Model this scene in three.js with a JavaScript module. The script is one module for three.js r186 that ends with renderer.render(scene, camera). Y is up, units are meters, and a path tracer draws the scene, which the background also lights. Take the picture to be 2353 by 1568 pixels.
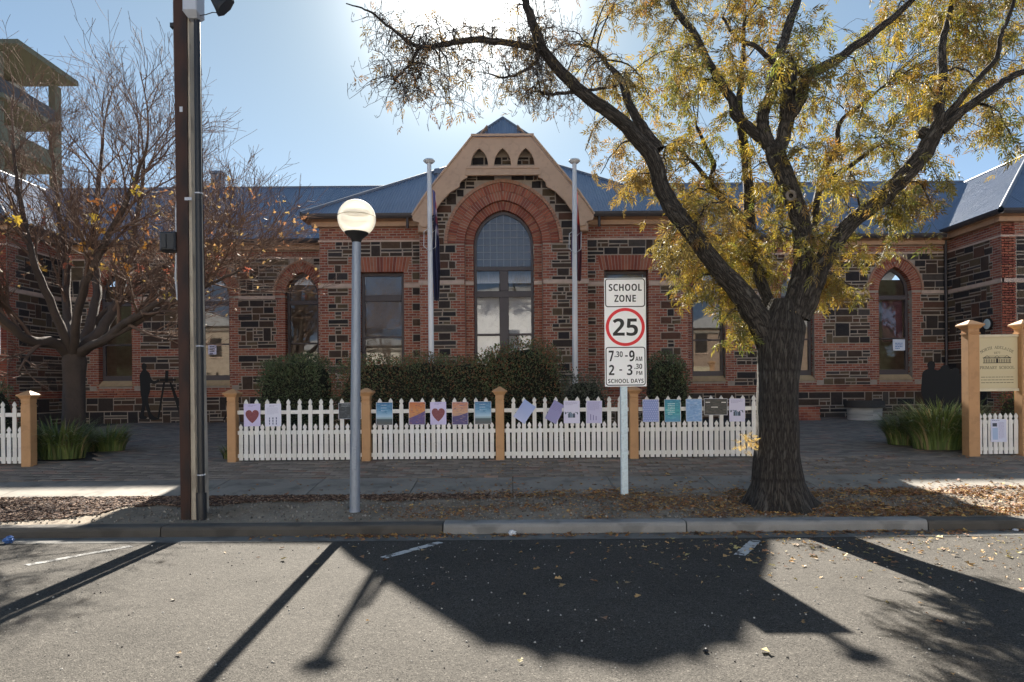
import * as THREE from 'three';
import { mergeGeometries } from 'three/addons/utils/BufferGeometryUtils.js';

// ---------- camera, sky, sun, exposure ----------
const W0 = 2353, H0 = 1568, FPX = 1500, CX = 1176.5, HY = 890, EYE = 1.6, ROLL = 0.0085;
const scene = new THREE.Scene();
const camera = new THREE.PerspectiveCamera(2 * Math.atan(H0 / 2 / FPX) * 180 / Math.PI, W0 / H0, 0.1, 1500);
camera.position.set(0, EYE, 0);
camera.rotation.set(0, 0, -ROLL);
camera.setViewOffset(W0, H0, 0, H0 / 2 - HY, W0, H0);
camera.updateProjectionMatrix();
scene.add(camera);
const renderer = new THREE.WebGLRenderer({ antialias: true });
renderer.toneMapping = THREE.LinearToneMapping;
renderer.toneMappingExposure = 4.3;
renderer.shadowMap.enabled = true;
renderer.shadowMap.type = THREE.PCFSoftShadowMap;

const SUN = new THREE.Vector3(-0.061, 0.625, -1).normalize();
const sun = new THREE.DirectionalLight(new THREE.Color(1, 0.93, 0.82), 5);
sun.name = 'sun';
sun.position.copy(SUN).multiplyScalar(60).add(new THREE.Vector3(0, 0, -10));
sun.target.position.set(0, 0, -10);
sun.castShadow = true;
Object.assign(sun.shadow.camera, { left: -35, right: 35, top: 35, bottom: -35, near: 1, far: 160 });
sun.shadow.mapSize.set(4096, 4096);
scene.add(sun, sun.target);

{ // clear winter sky: luminance falls away from the sun and towards the zenith, haze whitens it near the sun and the horizon
  const W = 1024, H = 512, data = new Float32Array(W * H * 4), d = new THREE.Vector3();
  for (let r = 0; r < H; r++) for (let c = 0; c < W; c++) {
    const up = ((r + 0.5) / H - 0.5) * Math.PI, az = ((c + 0.5) / W - 0.5) * 2 * Math.PI;
    d.set(Math.cos(az) * Math.cos(up), Math.sin(up), Math.sin(az) * Math.cos(up));
    const cz = Math.max(d.y, 0.02), air = 1 - Math.exp(-0.32 / cz), cg = Math.min(1, d.dot(SUN)), g = Math.acos(cg);
    const ray = (0.91 + 0.45 * cg * cg) * air, mie = 10 * Math.exp(-3 * g) * air, halo = 5 * Math.exp(-Math.pow(g / 0.078, 1.4));
    const low = Math.exp(-Math.max(d.y, 0) / 0.12);
    const k = 1 / 4.3, o = (r * W + c) * 4;
    data[o] = k * (ray * (0.36 + 0.30 * low) + mie * 0.092 + halo);
    data[o + 1] = k * (ray * (0.637 + 0.26 * low) + mie * 0.08 + halo * 0.97);
    data[o + 2] = k * (ray * (1.075 + 0.1 * low) + mie * 0.025 + halo * 0.92);
    data[o + 3] = 1;
  }
  const t = new THREE.DataTexture(data, W, H, THREE.RGBAFormat, THREE.FloatType);
  t.mapping = THREE.EquirectangularReflectionMapping; t.minFilter = t.magFilter = THREE.LinearFilter; t.wrapS = THREE.RepeatWrapping; t.needsUpdate = true;
  scene.background = t; scene.environment = t;
}

// ---------- helpers ----------
const V = (x, y, z) => new THREE.Vector3(x, y, z);
const PI = Math.PI;
function rng(a) { return () => { a |= 0; a = a + 0x6D2B79F5 | 0; let t = Math.imul(a ^ a >>> 15, 1 | a); t = t + Math.imul(t ^ t >>> 7, 61 | t) ^ t; return ((t ^ t >>> 14) >>> 0) / 4294967296; }; }
const pick = (r, a) => a[Math.floor(r() * a.length)];
const lerp = THREE.MathUtils.lerp, clamp = THREE.MathUtils.clamp, smooth = THREE.MathUtils.smoothstep;
const CR = Math.cos(ROLL), SR = Math.sin(ROLL);
// a place in the street: where the sight line through a photo coordinate has gone d metres into the scene
function P(px, py, d) { const a = px - CX, b = py - HY; return V((a * CR - b * SR) / FPX * d, EYE - (a * SR + b * CR) / FPX * d, -d); }
const PX = (px, py, d) => P(px, py, d).x, PY = (px, py, d) => P(px, py, d).y;
const KD = 7.58, KY = 0.03 * (3.8 - KD) + 0.12; // the road is crowned and falls to the kerb
const PROFILE = [[7.84, KY], [9.39, 0.06], [10.4, 0.165], [11.7, 0.305], [20.6, 0.58], [45, 0.6]];
function gy(d) {
  if (d <= 7.84) return d < KD ? 0.03 * (3.8 - Math.abs(d)) : KY;
  for (let i = 1; i < PROFILE.length; i++) if (d <= PROFILE[i][0]) { const [a, b] = PROFILE[i - 1], [c, e] = PROFILE[i]; return b + (e - b) * (d - a) / (c - a); }
  return 0.6;
}
const names = {};
function numbered(n) { names[n] = (names[n] ?? -1) + 1; return names[n] ? n + '_' + String(names[n]).padStart(3, '0') : n; }
function shadow(o) { o.castShadow = o.receiveShadow = true; return o; }
function thing(name, label, category, pos = [0, 0, 0], group) {
  const o = new THREE.Group(); o.name = numbered(name); o.position.set(...pos); o.userData = { label, category };
  if (group) o.userData.group = group;
  scene.add(o); return o;
}
function part(name, geo, mat, parent, kind) { const m = shadow(new THREE.Mesh(geo, mat)); m.name = name; parent.add(m); if (kind) m.userData.kind = kind; return m; }
function single(name, label, category, geo, mat, group) { const m = shadow(new THREE.Mesh(geo, mat)); m.name = numbered(name); m.userData = { label, category }; if (group) m.userData.group = group; scene.add(m); return m; }
function struct(name, geo, mat, label, category, kind = 'structure') { const m = shadow(new THREE.Mesh(geo, mat)); m.name = numbered(name); m.userData = { kind, label, category }; scene.add(m); return m; }
function sub(parent, name, pos = [0, 0, 0]) { const g = new THREE.Group(); g.name = name; g.position.set(...pos); parent.add(g); return g; }

function merge(list) {
  const l = list.map(g => { const n = g.index ? g.toNonIndexed() : g; for (const k of Object.keys(n.attributes)) if (!['position', 'normal', 'uv', 'color'].includes(k)) n.deleteAttribute(k); if (!n.attributes.uv) n.setAttribute('uv', new THREE.BufferAttribute(new Float32Array(n.attributes.position.count * 2), 2)); return n; });
  return l.length === 1 ? l[0] : mergeGeometries(l, false);
}
function boxUV(geo, ou = 0, ov = 0) {
  const g = geo.index ? geo.toNonIndexed() : geo, p = g.attributes.position, n = g.attributes.normal, uv = new Float32Array(p.count * 2);
  for (let i = 0; i < p.count; i++) {
    const ax = Math.abs(n.getX(i)), ay = Math.abs(n.getY(i)), az = Math.abs(n.getZ(i));
    let u, v;
    if (az >= ax && az >= ay) { u = p.getX(i); v = p.getY(i); } else if (ax >= ay) { u = p.getZ(i); v = p.getY(i); } else { u = p.getX(i); v = p.getZ(i); }
    uv[i * 2] = u + ou; uv[i * 2 + 1] = v + ov;
  }
  g.setAttribute('uv', new THREE.BufferAttribute(uv, 2)); return g;
}
function box(x0, x1, y0, y1, z0, z1) { const g = new THREE.BoxGeometry(x1 - x0, y1 - y0, z1 - z0); g.translate((x0 + x1) / 2, (y0 + y1) / 2, (z0 + z1) / 2); return boxUV(g); }
// a box with small chamfered edges
function cbox(x0, x1, y0, y1, z0, z1, c = 0.006) {
  const w = x1 - x0, h = y1 - y0, dd = z1 - z0; c = Math.min(c, w * 0.3, h * 0.3, dd * 0.3);
  const s = new THREE.Shape(); s.moveTo(-w / 2 + c, -h / 2 + c); s.lineTo(w / 2 - c, -h / 2 + c); s.lineTo(w / 2 - c, h / 2 - c); s.lineTo(-w / 2 + c, h / 2 - c); s.closePath();
  const g = new THREE.ExtrudeGeometry(s, { depth: dd - 2 * c, bevelEnabled: true, bevelSize: c, bevelThickness: c, bevelSegments: 1 });
  g.translate((x0 + x1) / 2, (y0 + y1) / 2, z0 + c); return boxUV(g);
}
// prism between two horizontal rectangles [x0,x1,z0,z1,y]
function taper(b, t) {
  const g = new THREE.BoxGeometry(1, 1, 1), p = g.attributes.position;
  for (let i = 0; i < p.count; i++) { const s = p.getY(i) > 0 ? t : b; p.setXYZ(i, p.getX(i) < 0 ? s[0] : s[1], s[4], p.getZ(i) < 0 ? s[2] : s[3]); }
  g.computeVertexNormals(); return boxUV(g);
}
function cyl(r0, r1, h, x, y, z, seg = 20, open = false) { const g = new THREE.CylinderGeometry(r1, r0, h, seg, 1, open); g.translate(x, y + h / 2, z); return g; }
function extr(shape, depth, bevel = 0, seg = 12) {
  const g = new THREE.ExtrudeGeometry(shape, { depth, bevelEnabled: bevel > 0, bevelSize: bevel, bevelThickness: bevel, bevelSegments: 1, curveSegments: seg });
  return boxUV(g);
}
function poly(pts) { const s = new THREE.Shape(); pts.forEach(([x, y], i) => i ? s.lineTo(x, y) : s.moveTo(x, y)); s.closePath(); return s; }
// a tube of changing radius along points; uv in metres
function sweep(pts, rad, sides = 6, opt = {}) {
  const n = pts.length, pos = [], uv = [], idx = [], t = V(), a = V(), b = V(); let nrm = null, len = 0;
  for (let i = 0; i < n; i++) {
    t.subVectors(pts[Math.min(i + 1, n - 1)], pts[Math.max(i - 1, 0)]).normalize();
    if (!nrm) { nrm = Math.abs(t.y) > 0.9 ? V(1, 0, 0) : V(0, 1, 0); }
    a.copy(nrm).addScaledVector(t, -nrm.dot(t)).normalize(); nrm.copy(a); b.crossVectors(t, a);
    if (i) len += pts[i].distanceTo(pts[i - 1]);
    for (let s = 0; s <= sides; s++) {
      const an = s / sides * 2 * PI; let r = rad[i]; if (opt.bump) r *= 1 + opt.bump(an, len, i / (n - 1));
      pos.push(pts[i].x + r * (Math.cos(an) * a.x + Math.sin(an) * b.x), pts[i].y + r * (Math.cos(an) * a.y + Math.sin(an) * b.y), pts[i].z + r * (Math.cos(an) * a.z + Math.sin(an) * b.z));
      uv.push(s / sides * 2 * PI * Math.max(rad[0], 0.004), len);
      if (i && s < sides) { const k = sides + 1, q = (i - 1) * k + s; idx.push(q, q + 1, q + k, q + 1, q + k + 1, q + k); }
    }
  }
  if (opt.cap) { const c = pos.length / 3, k = (n - 1) * (sides + 1); pos.push(pts[n - 1].x, pts[n - 1].y, pts[n - 1].z); uv.push(0, len); for (let s = 0; s < sides; s++) idx.push(c, k + s, k + s + 1); }
  const g = new THREE.BufferGeometry();
  g.setAttribute('position', new THREE.Float32BufferAttribute(pos, 3)); g.setAttribute('uv', new THREE.Float32BufferAttribute(uv, 2)); g.setIndex(idx); g.computeVertexNormals();
  const nn = g.attributes.normal; // close the seam
  for (let i = 0; i < n; i++) { const q = i * (sides + 1), e = q + sides; a.set(nn.getX(q) + nn.getX(e), nn.getY(q) + nn.getY(e), nn.getZ(q) + nn.getZ(e)).normalize(); nn.setXYZ(q, a.x, a.y, a.z); nn.setXYZ(e, a.x, a.y, a.z); }
  return g;
}
function smoothPath(pts, n) { // pts: [Vector3, radius]
  const c = new THREE.CatmullRomCurve3(pts.map(p => p[0]), false, 'centripetal'), P_ = [], R_ = [], m = pts.length - 1;
  for (let i = 0; i <= n; i++) { const t = i / n, k = Math.min(Math.floor(t * m), m - 1), f = t * m - k; P_.push(c.getPoint(t)); R_.push(lerp(pts[k][1], pts[k + 1][1], f)); }
  return [P_, R_];
}
function sheet(fnY, x0, x1, d0, d1, nx, nd, jitter) { // ground patch, y from fnY(x, d)
  const pos = [], uv = [], idx = [];
  for (let j = 0; j <= nd; j++) for (let i = 0; i <= nx; i++) {
    let x = lerp(x0, x1, i / nx), d = lerp(d0, d1, j / nd); if (jitter) [x, d] = jitter(x, d, i, j, nx, nd);
    pos.push(x, fnY(x, d), -d); uv.push(x, d);
    if (i < nx && j < nd) { const q = j * (nx + 1) + i; idx.push(q, q + 1, q + nx + 1, q + 1, q + nx + 2, q + nx + 1); }
  }
  const g = new THREE.BufferGeometry(); g.setAttribute('position', new THREE.Float32BufferAttribute(pos, 3)); g.setAttribute('uv', new THREE.Float32BufferAttribute(uv, 2)); g.setIndex(idx); g.computeVertexNormals(); return g;
}

// ---------- textures ----------
function hash(x, y, s) { let h = Math.imul(x | 0, 374761393) + Math.imul(y | 0, 668265263) + Math.imul(s | 0, 1442695041); h = Math.imul(h ^ h >>> 13, 1274126177); return ((h ^ h >>> 16) >>> 0) / 4294967296; }
function vnoise(x, y, s, per, perY = per) { // tiling value noise
  const xi = Math.floor(x), yi = Math.floor(y), fx = x - xi, fy = y - yi, u = fx * fx * (3 - 2 * fx), v = fy * fy * (3 - 2 * fy), m = (a, p) => ((a % p) + p) % p;
  const h = (a, b) => hash(m(a, per), m(b, perY), s);
  return lerp(lerp(h(xi, yi), h(xi + 1, yi), u), lerp(h(xi, yi + 1), h(xi + 1, yi + 1), u), v);
}
function fbm(u, v, f, oct, s, fy = f) { let a = 0, w = 0.5, t = 0; for (let i = 0; i < oct; i++) { a += w * vnoise(u * f, v * fy, s + i, f, fy); t += w; w *= 0.55; f *= 2; fy *= 2; } return a / t; }
function tex(n, tile, fn, srgb = false, m = n, tileY = tile) { // fn(u, v, x, y) gives linear 0..1 numbers
  const d = new Uint8Array(n * m * 4), enc = c => { c = clamp(c, 0, 1); return 255 * (srgb ? (c <= 0.0031308 ? 12.92 * c : 1.055 * Math.pow(c, 1 / 2.4) - 0.055) : c); };
  for (let y = 0; y < m; y++) for (let x = 0; x < n; x++) { const c = fn(x / n, y / m, x, y), o = (y * n + x) * 4; if (typeof c === 'number') d[o] = d[o + 1] = d[o + 2] = enc(c); else { d[o] = enc(c[0]); d[o + 1] = enc(c[1]); d[o + 2] = enc(c[2]); } d[o + 3] = 255; }
  const t = new THREE.DataTexture(d, n, m); t.wrapS = t.wrapT = THREE.RepeatWrapping; t.magFilter = t.minFilter = THREE.LinearFilter; t.repeat.set(1 / tile, 1 / tileY); if (srgb) t.colorSpace = THREE.SRGBColorSpace; t.needsUpdate = true; return t;
}
const mix3 = (a, b, t) => [lerp(a[0], b[0], t), lerp(a[1], b[1], t), lerp(a[2], b[2], t)];
const mul3 = (a, k) => [a[0] * k, a[1] * k, a[2] * k];
const col = (r, g, b) => new THREE.Color().setRGB(r, g, b);
const T = {};
T.asphalt = tex(1024, 2.6, (u, v, x, y) => {
  const g = hash(x, y, 1), g2 = hash(x >> 1, y >> 1, 2), b = fbm(u, v, 6, 4, 3), s = fbm(u, v, 90, 2, 7);
  const g3 = hash(x >> 2, y >> 2, 5); let k = 0.061 * (0.40 + 0.42 * b + 0.42 * g2 + 0.34 * s + 0.16 * g3);
  if (g2 > 0.93) k *= 1.7; if (g3 > 0.972) k *= 1.5; if (g2 < 0.14) k *= 0.5; if (g3 < 0.05) k *= 0.6;
  return [k * 1.09, k, k * 0.88];
}, true);
T.asphaltB = tex(1024, 2.6, (u, v, x, y) => 0.5 * hash(x >> 1, y >> 1, 2) + 0.5 * fbm(u, v, 90, 2, 7));
T.concrete = tex(512, 1.7, (u, v, x, y) => { const a = fbm(u, v, 4, 5, 11), g = hash(x, y, 12), st = smooth(fbm(u, v, 7, 3, 15), 0.55, 0.75); const k = (0.62 + 0.5 * a + 0.16 * (g - 0.5)) * (1 - 0.28 * st); return [k, k * 0.985, k * 0.95]; }, true);
T.concreteB = tex(512, 1.7, (u, v, x, y) => 0.6 * fbm(u, v, 30, 3, 13) + 0.4 * hash(x, y, 12));
T.grain = tex(256, 0.55, (u, v, x, y) => 0.72 + 0.42 * fbm(u, v, 5, 4, 21) + 0.14 * (hash(x, y, 22) - 0.5), true);
T.grainB = tex(256, 0.5, (u, v, x, y) => 0.7 * fbm(u, v, 7, 4, 23) + 0.3 * hash(x, y, 24));
const barkRidge = (u, v) => { const w = fbm(u, v, 4, 3, 31, 9); return Math.abs((fbm(u + 0.06 * w, v + 0.02 * w, 12, 3, 33, 15) - 0.5) * 2); };
T.bark = tex(512, 0.34, (u, v) => { const k = smooth(barkRidge(u, v), 0.02, 0.42), l = smooth(fbm(u, v, 5, 4, 37, 17), 0.6, 0.75); return mix3(mix3([0.02, 0.016, 0.013], [0.078, 0.066, 0.056], k * (0.55 + 0.8 * fbm(u, v, 10, 3, 35, 30))), [0.13, 0.125, 0.11], 0.45 * l * k); }, true, 1024, 1.9);
T.barkB = tex(512, 0.34, (u, v) => smooth(barkRidge(u, v), 0.0, 0.5) * 0.85 + 0.15 * fbm(u, v, 40, 2, 36, 90), false, 1024, 1.9);
T.dirt = tex(1024, 3.1, (u, v, x, y) => { const a = fbm(u, v, 5, 5, 41), g = hash(x, y, 42), p = fbm(u, v, 60, 2, 44); let k = 0.55 + 0.42 * a + 0.34 * (g - 0.5) + 0.32 * (p - 0.5); if (g > 0.985) k *= 1.5; return mul3(mix3([0.245, 0.195, 0.14], [0.34, 0.285, 0.22], a), k); }, true);
T.dirtB = tex(512, 3.1, (u, v, x, y) => 0.5 * fbm(u, v, 40, 3, 43) + 0.5 * hash(x, y, 44));
T.paint = tex(256, 0.8, (u, v, x, y) => 0.86 + 0.2 * fbm(u, v, 4, 4, 51) + 0.05 * (hash(x, y, 52) - 0.5) - 0.10 * smooth(fbm(u, v, 9, 3, 53), 0.58, 0.78), true);
T.metal = tex(256, 1.2, (u, v) => 0.8 + 0.32 * fbm(u, v, 3, 5, 61), true);
T.rust = tex(256, 0.6, (u, v) => mix3([0.016, 0.009, 0.008], [0.042, 0.016, 0.010], smooth(fbm(u, v, 5, 5, 71, 2), 0.35, 0.7)), true);
T.galv = tex(256, 0.25, (u, v) => 0.72 + 0.5 * fbm(u, v, 14, 3, 81), true);
T.roofing = tex(512, 2.3, (u, v) => 0.78 + 0.30 * fbm(u, v, 3, 4, 91) + 0.1 * fbm(u, v, 24, 2, 93, 2), true);
T.line = tex(256, 0.7, (u, v, x, y) => { const a = fbm(u, v, 14, 4, 95); return a < 0.38 ? [0.12, 0.115, 0.11] : mul3([0.55, 0.55, 0.54], 0.7 + 0.5 * a + 0.1 * (hash(x, y, 3) - 0.5)); }, true);

T.worn = tex(256, 0.7, (u, v, x, y) => { const a = fbm(u, v, 16, 4, 96), g = hash(x >> 1, y >> 1, 4); return a + 0.25 * g < 0.66 ? mul3([0.115, 0.11, 0.102], 0.7 + 0.6 * g) : mul3([0.42, 0.42, 0.41], 0.7 + 0.5 * g); }, true);
const std = (c, o = {}) => new THREE.MeshStandardMaterial({ color: Array.isArray(c) ? col(...c) : c, roughness: 0.8, ...o });
const M = {
  asphalt: new THREE.MeshPhysicalMaterial({ color: 0xffffff, map: T.asphalt, bumpMap: T.asphaltB, bumpScale: 0.006, roughness: 0.95, specularIntensity: 0.3 }),
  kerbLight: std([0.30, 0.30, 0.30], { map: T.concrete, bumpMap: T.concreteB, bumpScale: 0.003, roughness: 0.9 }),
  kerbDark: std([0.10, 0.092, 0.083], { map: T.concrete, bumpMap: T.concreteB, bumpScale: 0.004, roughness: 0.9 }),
  gutter: std([0.20, 0.195, 0.185], { map: T.concrete, bumpMap: T.concreteB, bumpScale: 0.003, roughness: 0.9 }),
  slab: std([0.27, 0.25, 0.222], { map: T.concrete, bumpMap: T.concreteB, bumpScale: 0.002, roughness: 0.9 }),
  paver: std([0.225, 0.195, 0.165], { map: T.grain, bumpMap: T.grainB, bumpScale: 0.002, roughness: 0.85 }),
  paverBase: std([0.05, 0.047, 0.045], { map: T.grain, roughness: 1 }),
  dirt: std(0xffffff, { map: T.dirt, bumpMap: T.dirtB, bumpScale: 0.012, roughness: 1 }),
  soil: std([0.05, 0.038, 0.028], { map: T.grain, bumpMap: T.grainB, bumpScale: 0.02, roughness: 1 }),
  ground: std([0.13, 0.12, 0.10], { map: T.concrete, roughness: 1 }),
  mortar: std([0.42, 0.345, 0.28], { map: T.grain, bumpMap: T.grainB, bumpScale: 0.004, roughness: 0.95 }),
  paleStone: std([0.64, 0.47, 0.37], { map: T.grain, bumpMap: T.grainB, bumpScale: 0.004, roughness: 0.9 }),
  sill: std([0.58, 0.40, 0.22], { map: T.grain, roughness: 0.75 }),
  trim: std([0.54, 0.345, 0.225], { map: T.paint, roughness: 0.6 }),
  gutterMetal: std([0.055, 0.045, 0.045], { map: T.metal, roughness: 0.5 }),
  frame: std([0.085, 0.066, 0.066], { map: T.paint, roughness: 0.5 }),
  dark: std([0.012, 0.012, 0.013], { roughness: 0.9 }),
  blind: std([0.40, 0.39, 0.39], { map: T.paint, roughness: 0.9 }),
  blindDark: std([0.12, 0.105, 0.10], { map: T.paint, roughness: 0.9 }),
  lead: std([0.30, 0.28, 0.27], { roughness: 0.5, metalness: 0.3 }),
  glass: new THREE.MeshPhysicalMaterial({ color: 0xffffff, transmission: 1, thickness: 0, roughness: 0.02, ior: 1.75, side: THREE.DoubleSide }),
  roof: std([0.17, 0.215, 0.30], { map: T.roofing, roughness: 0.42, metalness: 0.25, side: THREE.DoubleSide }),
  roofCap: std([0.17, 0.185, 0.22], { map: T.roofing, roughness: 0.45, metalness: 0.25 }),
  white: std([0.90, 0.875, 0.83], { map: T.paint, roughness: 0.55 }),
  post: std([0.54, 0.30, 0.14], { map: T.paint, roughness: 0.6 }),
  pole: std([0.28, 0.32, 0.385], { map: T.galv, roughness: 0.5, metalness: 0.35 }),
  flagpole: std([0.78, 0.78, 0.80], { map: T.paint, roughness: 0.35 }),
  black: std([0.018, 0.018, 0.02], { roughness: 0.5 }),
  steel: std(0xffffff, { map: T.rust, roughness: 0.75 }),
  poleConcrete: std([0.50, 0.45, 0.38], { map: T.concrete, bumpMap: T.concreteB, bumpScale: 0.003, roughness: 0.9 }),
  conduit: std([0.014, 0.015, 0.018], { roughness: 0.45 }),
  greyPipe: std([0.42, 0.45, 0.50], { roughness: 0.5 }),
  cabinet: std([0.45, 0.48, 0.55], { map: T.metal, roughness: 0.5 }),
  bark: std(0xffffff, { map: T.bark, bumpMap: T.barkB, bumpScale: 0.03, roughness: 0.95 }),
  twig: std([0.06, 0.047, 0.04], { roughness: 0.85 }),
  barkPale: std([0.085, 0.062, 0.05], { map: T.grain, bumpMap: T.grainB, bumpScale: 0.012, roughness: 0.9 }),
  twigRed: new THREE.MeshPhysicalMaterial({ color: col(0.15, 0.098, 0.074), roughness: 0.9, specularIntensity: 0.35 }),
  silhouette: std([0.012, 0.011, 0.010], { roughness: 0.8 }),
  wornMark: std([0.62, 0.62, 0.62], { map: T.worn, roughness: 0.9 }),
  markings: std(0xffffff, { map: T.line, roughness: 0.8 }),
  whitePaper: std([0.82, 0.82, 0.85], { roughness: 0.9 }),
};
const BRICKS = [[0.36, 0.105, 0.06], [0.30, 0.082, 0.05], [0.41, 0.13, 0.076], [0.255, 0.07, 0.047], [0.39, 0.15, 0.09]].map(c => std(c, { map: T.grain, bumpMap: T.grainB, bumpScale: 0.003, roughness: 0.9 }));
const STONES = [[0.062, 0.044, 0.036], [0.088, 0.054, 0.038], [0.125, 0.074, 0.045], [0.145, 0.098, 0.056], [0.068, 0.056, 0.055], [0.14, 0.066, 0.042], [0.04, 0.033, 0.033], [0.17, 0.12, 0.072], [0.10, 0.08, 0.068]].map(c => std(c, { map: T.grain, bumpMap: T.grainB, bumpScale: 0.03, roughness: 0.9 }));
const STONE_W = [0, 0, 1, 1, 2, 2, 3, 4, 5, 6, 6, 6, 8, 7, 1, 0];

// ---------- the ground, road and paths ----------
const flat = y => () => y;
struct('ground', sheet(flat(-0.35), -500, 500, -400, 600, 4, 4), M.ground, 'bare earth of the town under and beyond the street', 'ground');
struct('road', sheet((x, d) => gy(d), -60, 60, -9.62, 7.28, 2, 40), M.asphalt, 'grey speckled asphalt road in front of the kerb', 'road');
struct('gutter_strip', sheet((x, d) => gy(Math.min(d, KD - 0.001)) + 0.004, -60, 60, 7.27, 7.6, 2, 2), M.gutter, 'narrow concrete gutter strip along the foot of the kerb', 'gutter');
{ // kerb stones, laid end to end
  const k = thing('kerb', 'row of concrete kerb stones between the road and the verge', 'kerb'); k.userData.kind = 'structure';
  const xs = [-30, -22, -14.5, -11.2, -7.6, -4.1, PX(1018, 1228, 7.6), PX(1577, 1225, 7.6), PX(2131, 1215, 7.6), 8.4, 11.5, 20, 30];
  for (let i = 0; i + 1 < xs.length; i++) {
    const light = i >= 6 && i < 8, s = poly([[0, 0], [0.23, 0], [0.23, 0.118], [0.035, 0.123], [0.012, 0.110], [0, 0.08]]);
    const g = new THREE.ExtrudeGeometry(s, { depth: xs[i + 1] - xs[i] - 0.014, bevelEnabled: false }); g.rotateY(PI / 2); g.translate(xs[i] + 0.007, KY - 0.122 + (light ? 0.01 : 0), -KD);
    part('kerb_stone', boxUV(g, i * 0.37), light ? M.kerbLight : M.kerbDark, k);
  }
}
const lump = (x, d) => 0.012 * Math.sin(x * 2.1 + d * 3) + 0.01 * Math.sin(x * 5.3 - d * 4.1) + 0.008 * Math.sin(x * 11 + d * 9);
struct('verge', sheet((x, d) => gy(d) - 0.004 + (d > 7.9 ? lump(x, d) * smooth(d, 7.88, 8.2) * (1 - smooth(d, 9.15, 9.38)) : 0), -30, 30, 7.81, 9.41, 400, 14), M.dirt, 'dusty dirt verge strewn with litter between the kerb and the footpath', 'verge');
{ // concrete slabs of the front half of the footpath
  const k = thing('footpath', 'footpath of pale concrete slabs behind the dirt verge', 'footpath'); k.userData.kind = 'structure';
  part('base', sheet((x, d) => gy(d) - 0.05, -30, 30, 9.38, 10.43, 2, 2), M.paverBase, k);
  const r = rng(5);
  for (let i = 0; i < 26; i++) {
    const x0 = -19.5 + i * 1.5, g = box(x0 + 0.006, x0 + 1.494, -0.06, 0, -0.502, 0.502);
    g.rotateX(Math.atan(0.104)); g.translate(0, (gy(9.39) + gy(10.4)) / 2 + (r() - 0.5) * 0.008, -9.895); boxUV(g, r() * 5, r() * 5); part('slab', g, M.slab, k);
  }
}
function pavers(name, label, x0, x1, d0, d1, keep, seed) { // small clay pavers in running bond
  const r = rng(seed), g = cbox(-0.112, 0.112, -0.03, 0, -0.056, 0.056, 0.004), mats = [], cols = [], m = new THREE.Matrix4(), q = new THREE.Quaternion(), e = new THREE.Euler();
  for (let d = d0, row = 0; d < d1; d += 0.118, row++) for (let x = x0 + (row % 2) * 0.115; x < x1; x += 0.23) {
    if (!keep(x, d)) continue;
    q.setFromEuler(e.set((r() - 0.5) * 0.02 + 0.045, 0, (r() - 0.5) * 0.02)); m.compose(V(x, gy(d) + 0.004 + (r() - 0.5) * 0.004, -d), q, V(1, 1, 1)); mats.push(m.clone());
    const k = 0.65 + 0.6 * r(); cols.push(r() < 0.1 ? col(k * 1.25, k * 0.98, k * 0.9) : col(k, k * 0.98, k * 0.97));
  }
  const im = shadow(new THREE.InstancedMesh(g, M.paver, mats.length)); mats.forEach((a, i) => { im.setMatrixAt(i, a); im.setColorAt(i, cols[i]); });
  im.name = name; im.userData = { kind: 'stuff', label, category: 'paving' }; scene.add(im);
}
struct('paving_bed', sheet((x, d) => gy(d) - 0.022, -30, 30, 10.42, 11.9, 2, 6), M.paverBase, 'dark sand bed under the clay pavers of the footpath', 'paving bed');
pavers('footpath_pavers', 'dark clay pavers along the foot of the picket fence', -13, 13, 10.48, 11.9, () => true, 31);
struct('school_yard', sheet((x, d) => gy(d) - 0.022, -30, 30, 11.88, 40, 2, 30), M.paverBase, 'dark sand bed under the paved school yard', 'yard');
const inGap = (x, d) => { const px = x / d * FPX + CX; return (px > 225 && px < 560) || (px > 1800 && px < 2215 - (d - 11.7) * 8); };
pavers('yard_pavers', 'dark clay pavers in the two fence openings leading to the school', -12, 13, 11.95, 20.4, inGap, 32);
struct('garden_bed', sheet((x, d) => gy(d) + 0.03 * Math.min(1, (d - 11.8) * 4), -5.05, 4.5, 11.8, 17.5, 20, 20), M.soil, 'dark soil of the hedge bed behind the fence', 'garden bed');

// ---------- the school building ----------
const XC = -0.2, DC = 18.3, DG = 17.85, DM = 20.6, XL = -5.37, XR = 4.95, PXR = 13.75, PXL = -14.15, V0 = 0.5, BAND = 0.2175;
const school = thing('school_building', 'long single storey school of dark stone and red brick with blue grey iron roof', 'school');
const stones = [], bricks = [];
const basis = (ox, oy, oz, n) => { const N = n.clone(), U = V(0, 1, 0).cross(N); return new THREE.Matrix4().makeBasis(U, V(0, 1, 0), N).setPosition(ox, oy, oz); };
const FRONT = V(0, 0, 1);
const WALLS = {
  centre_left: basis(0, 0, -DC, FRONT), gable: basis(0, 0, -DG, FRONT), main: basis(0, 0, -DM, FRONT),
  right_side: basis(PXR, 0, 0, V(-1, 0, 0)), left_side: basis(PXL, 0, 0, V(1, 0, 0)),
};
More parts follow.
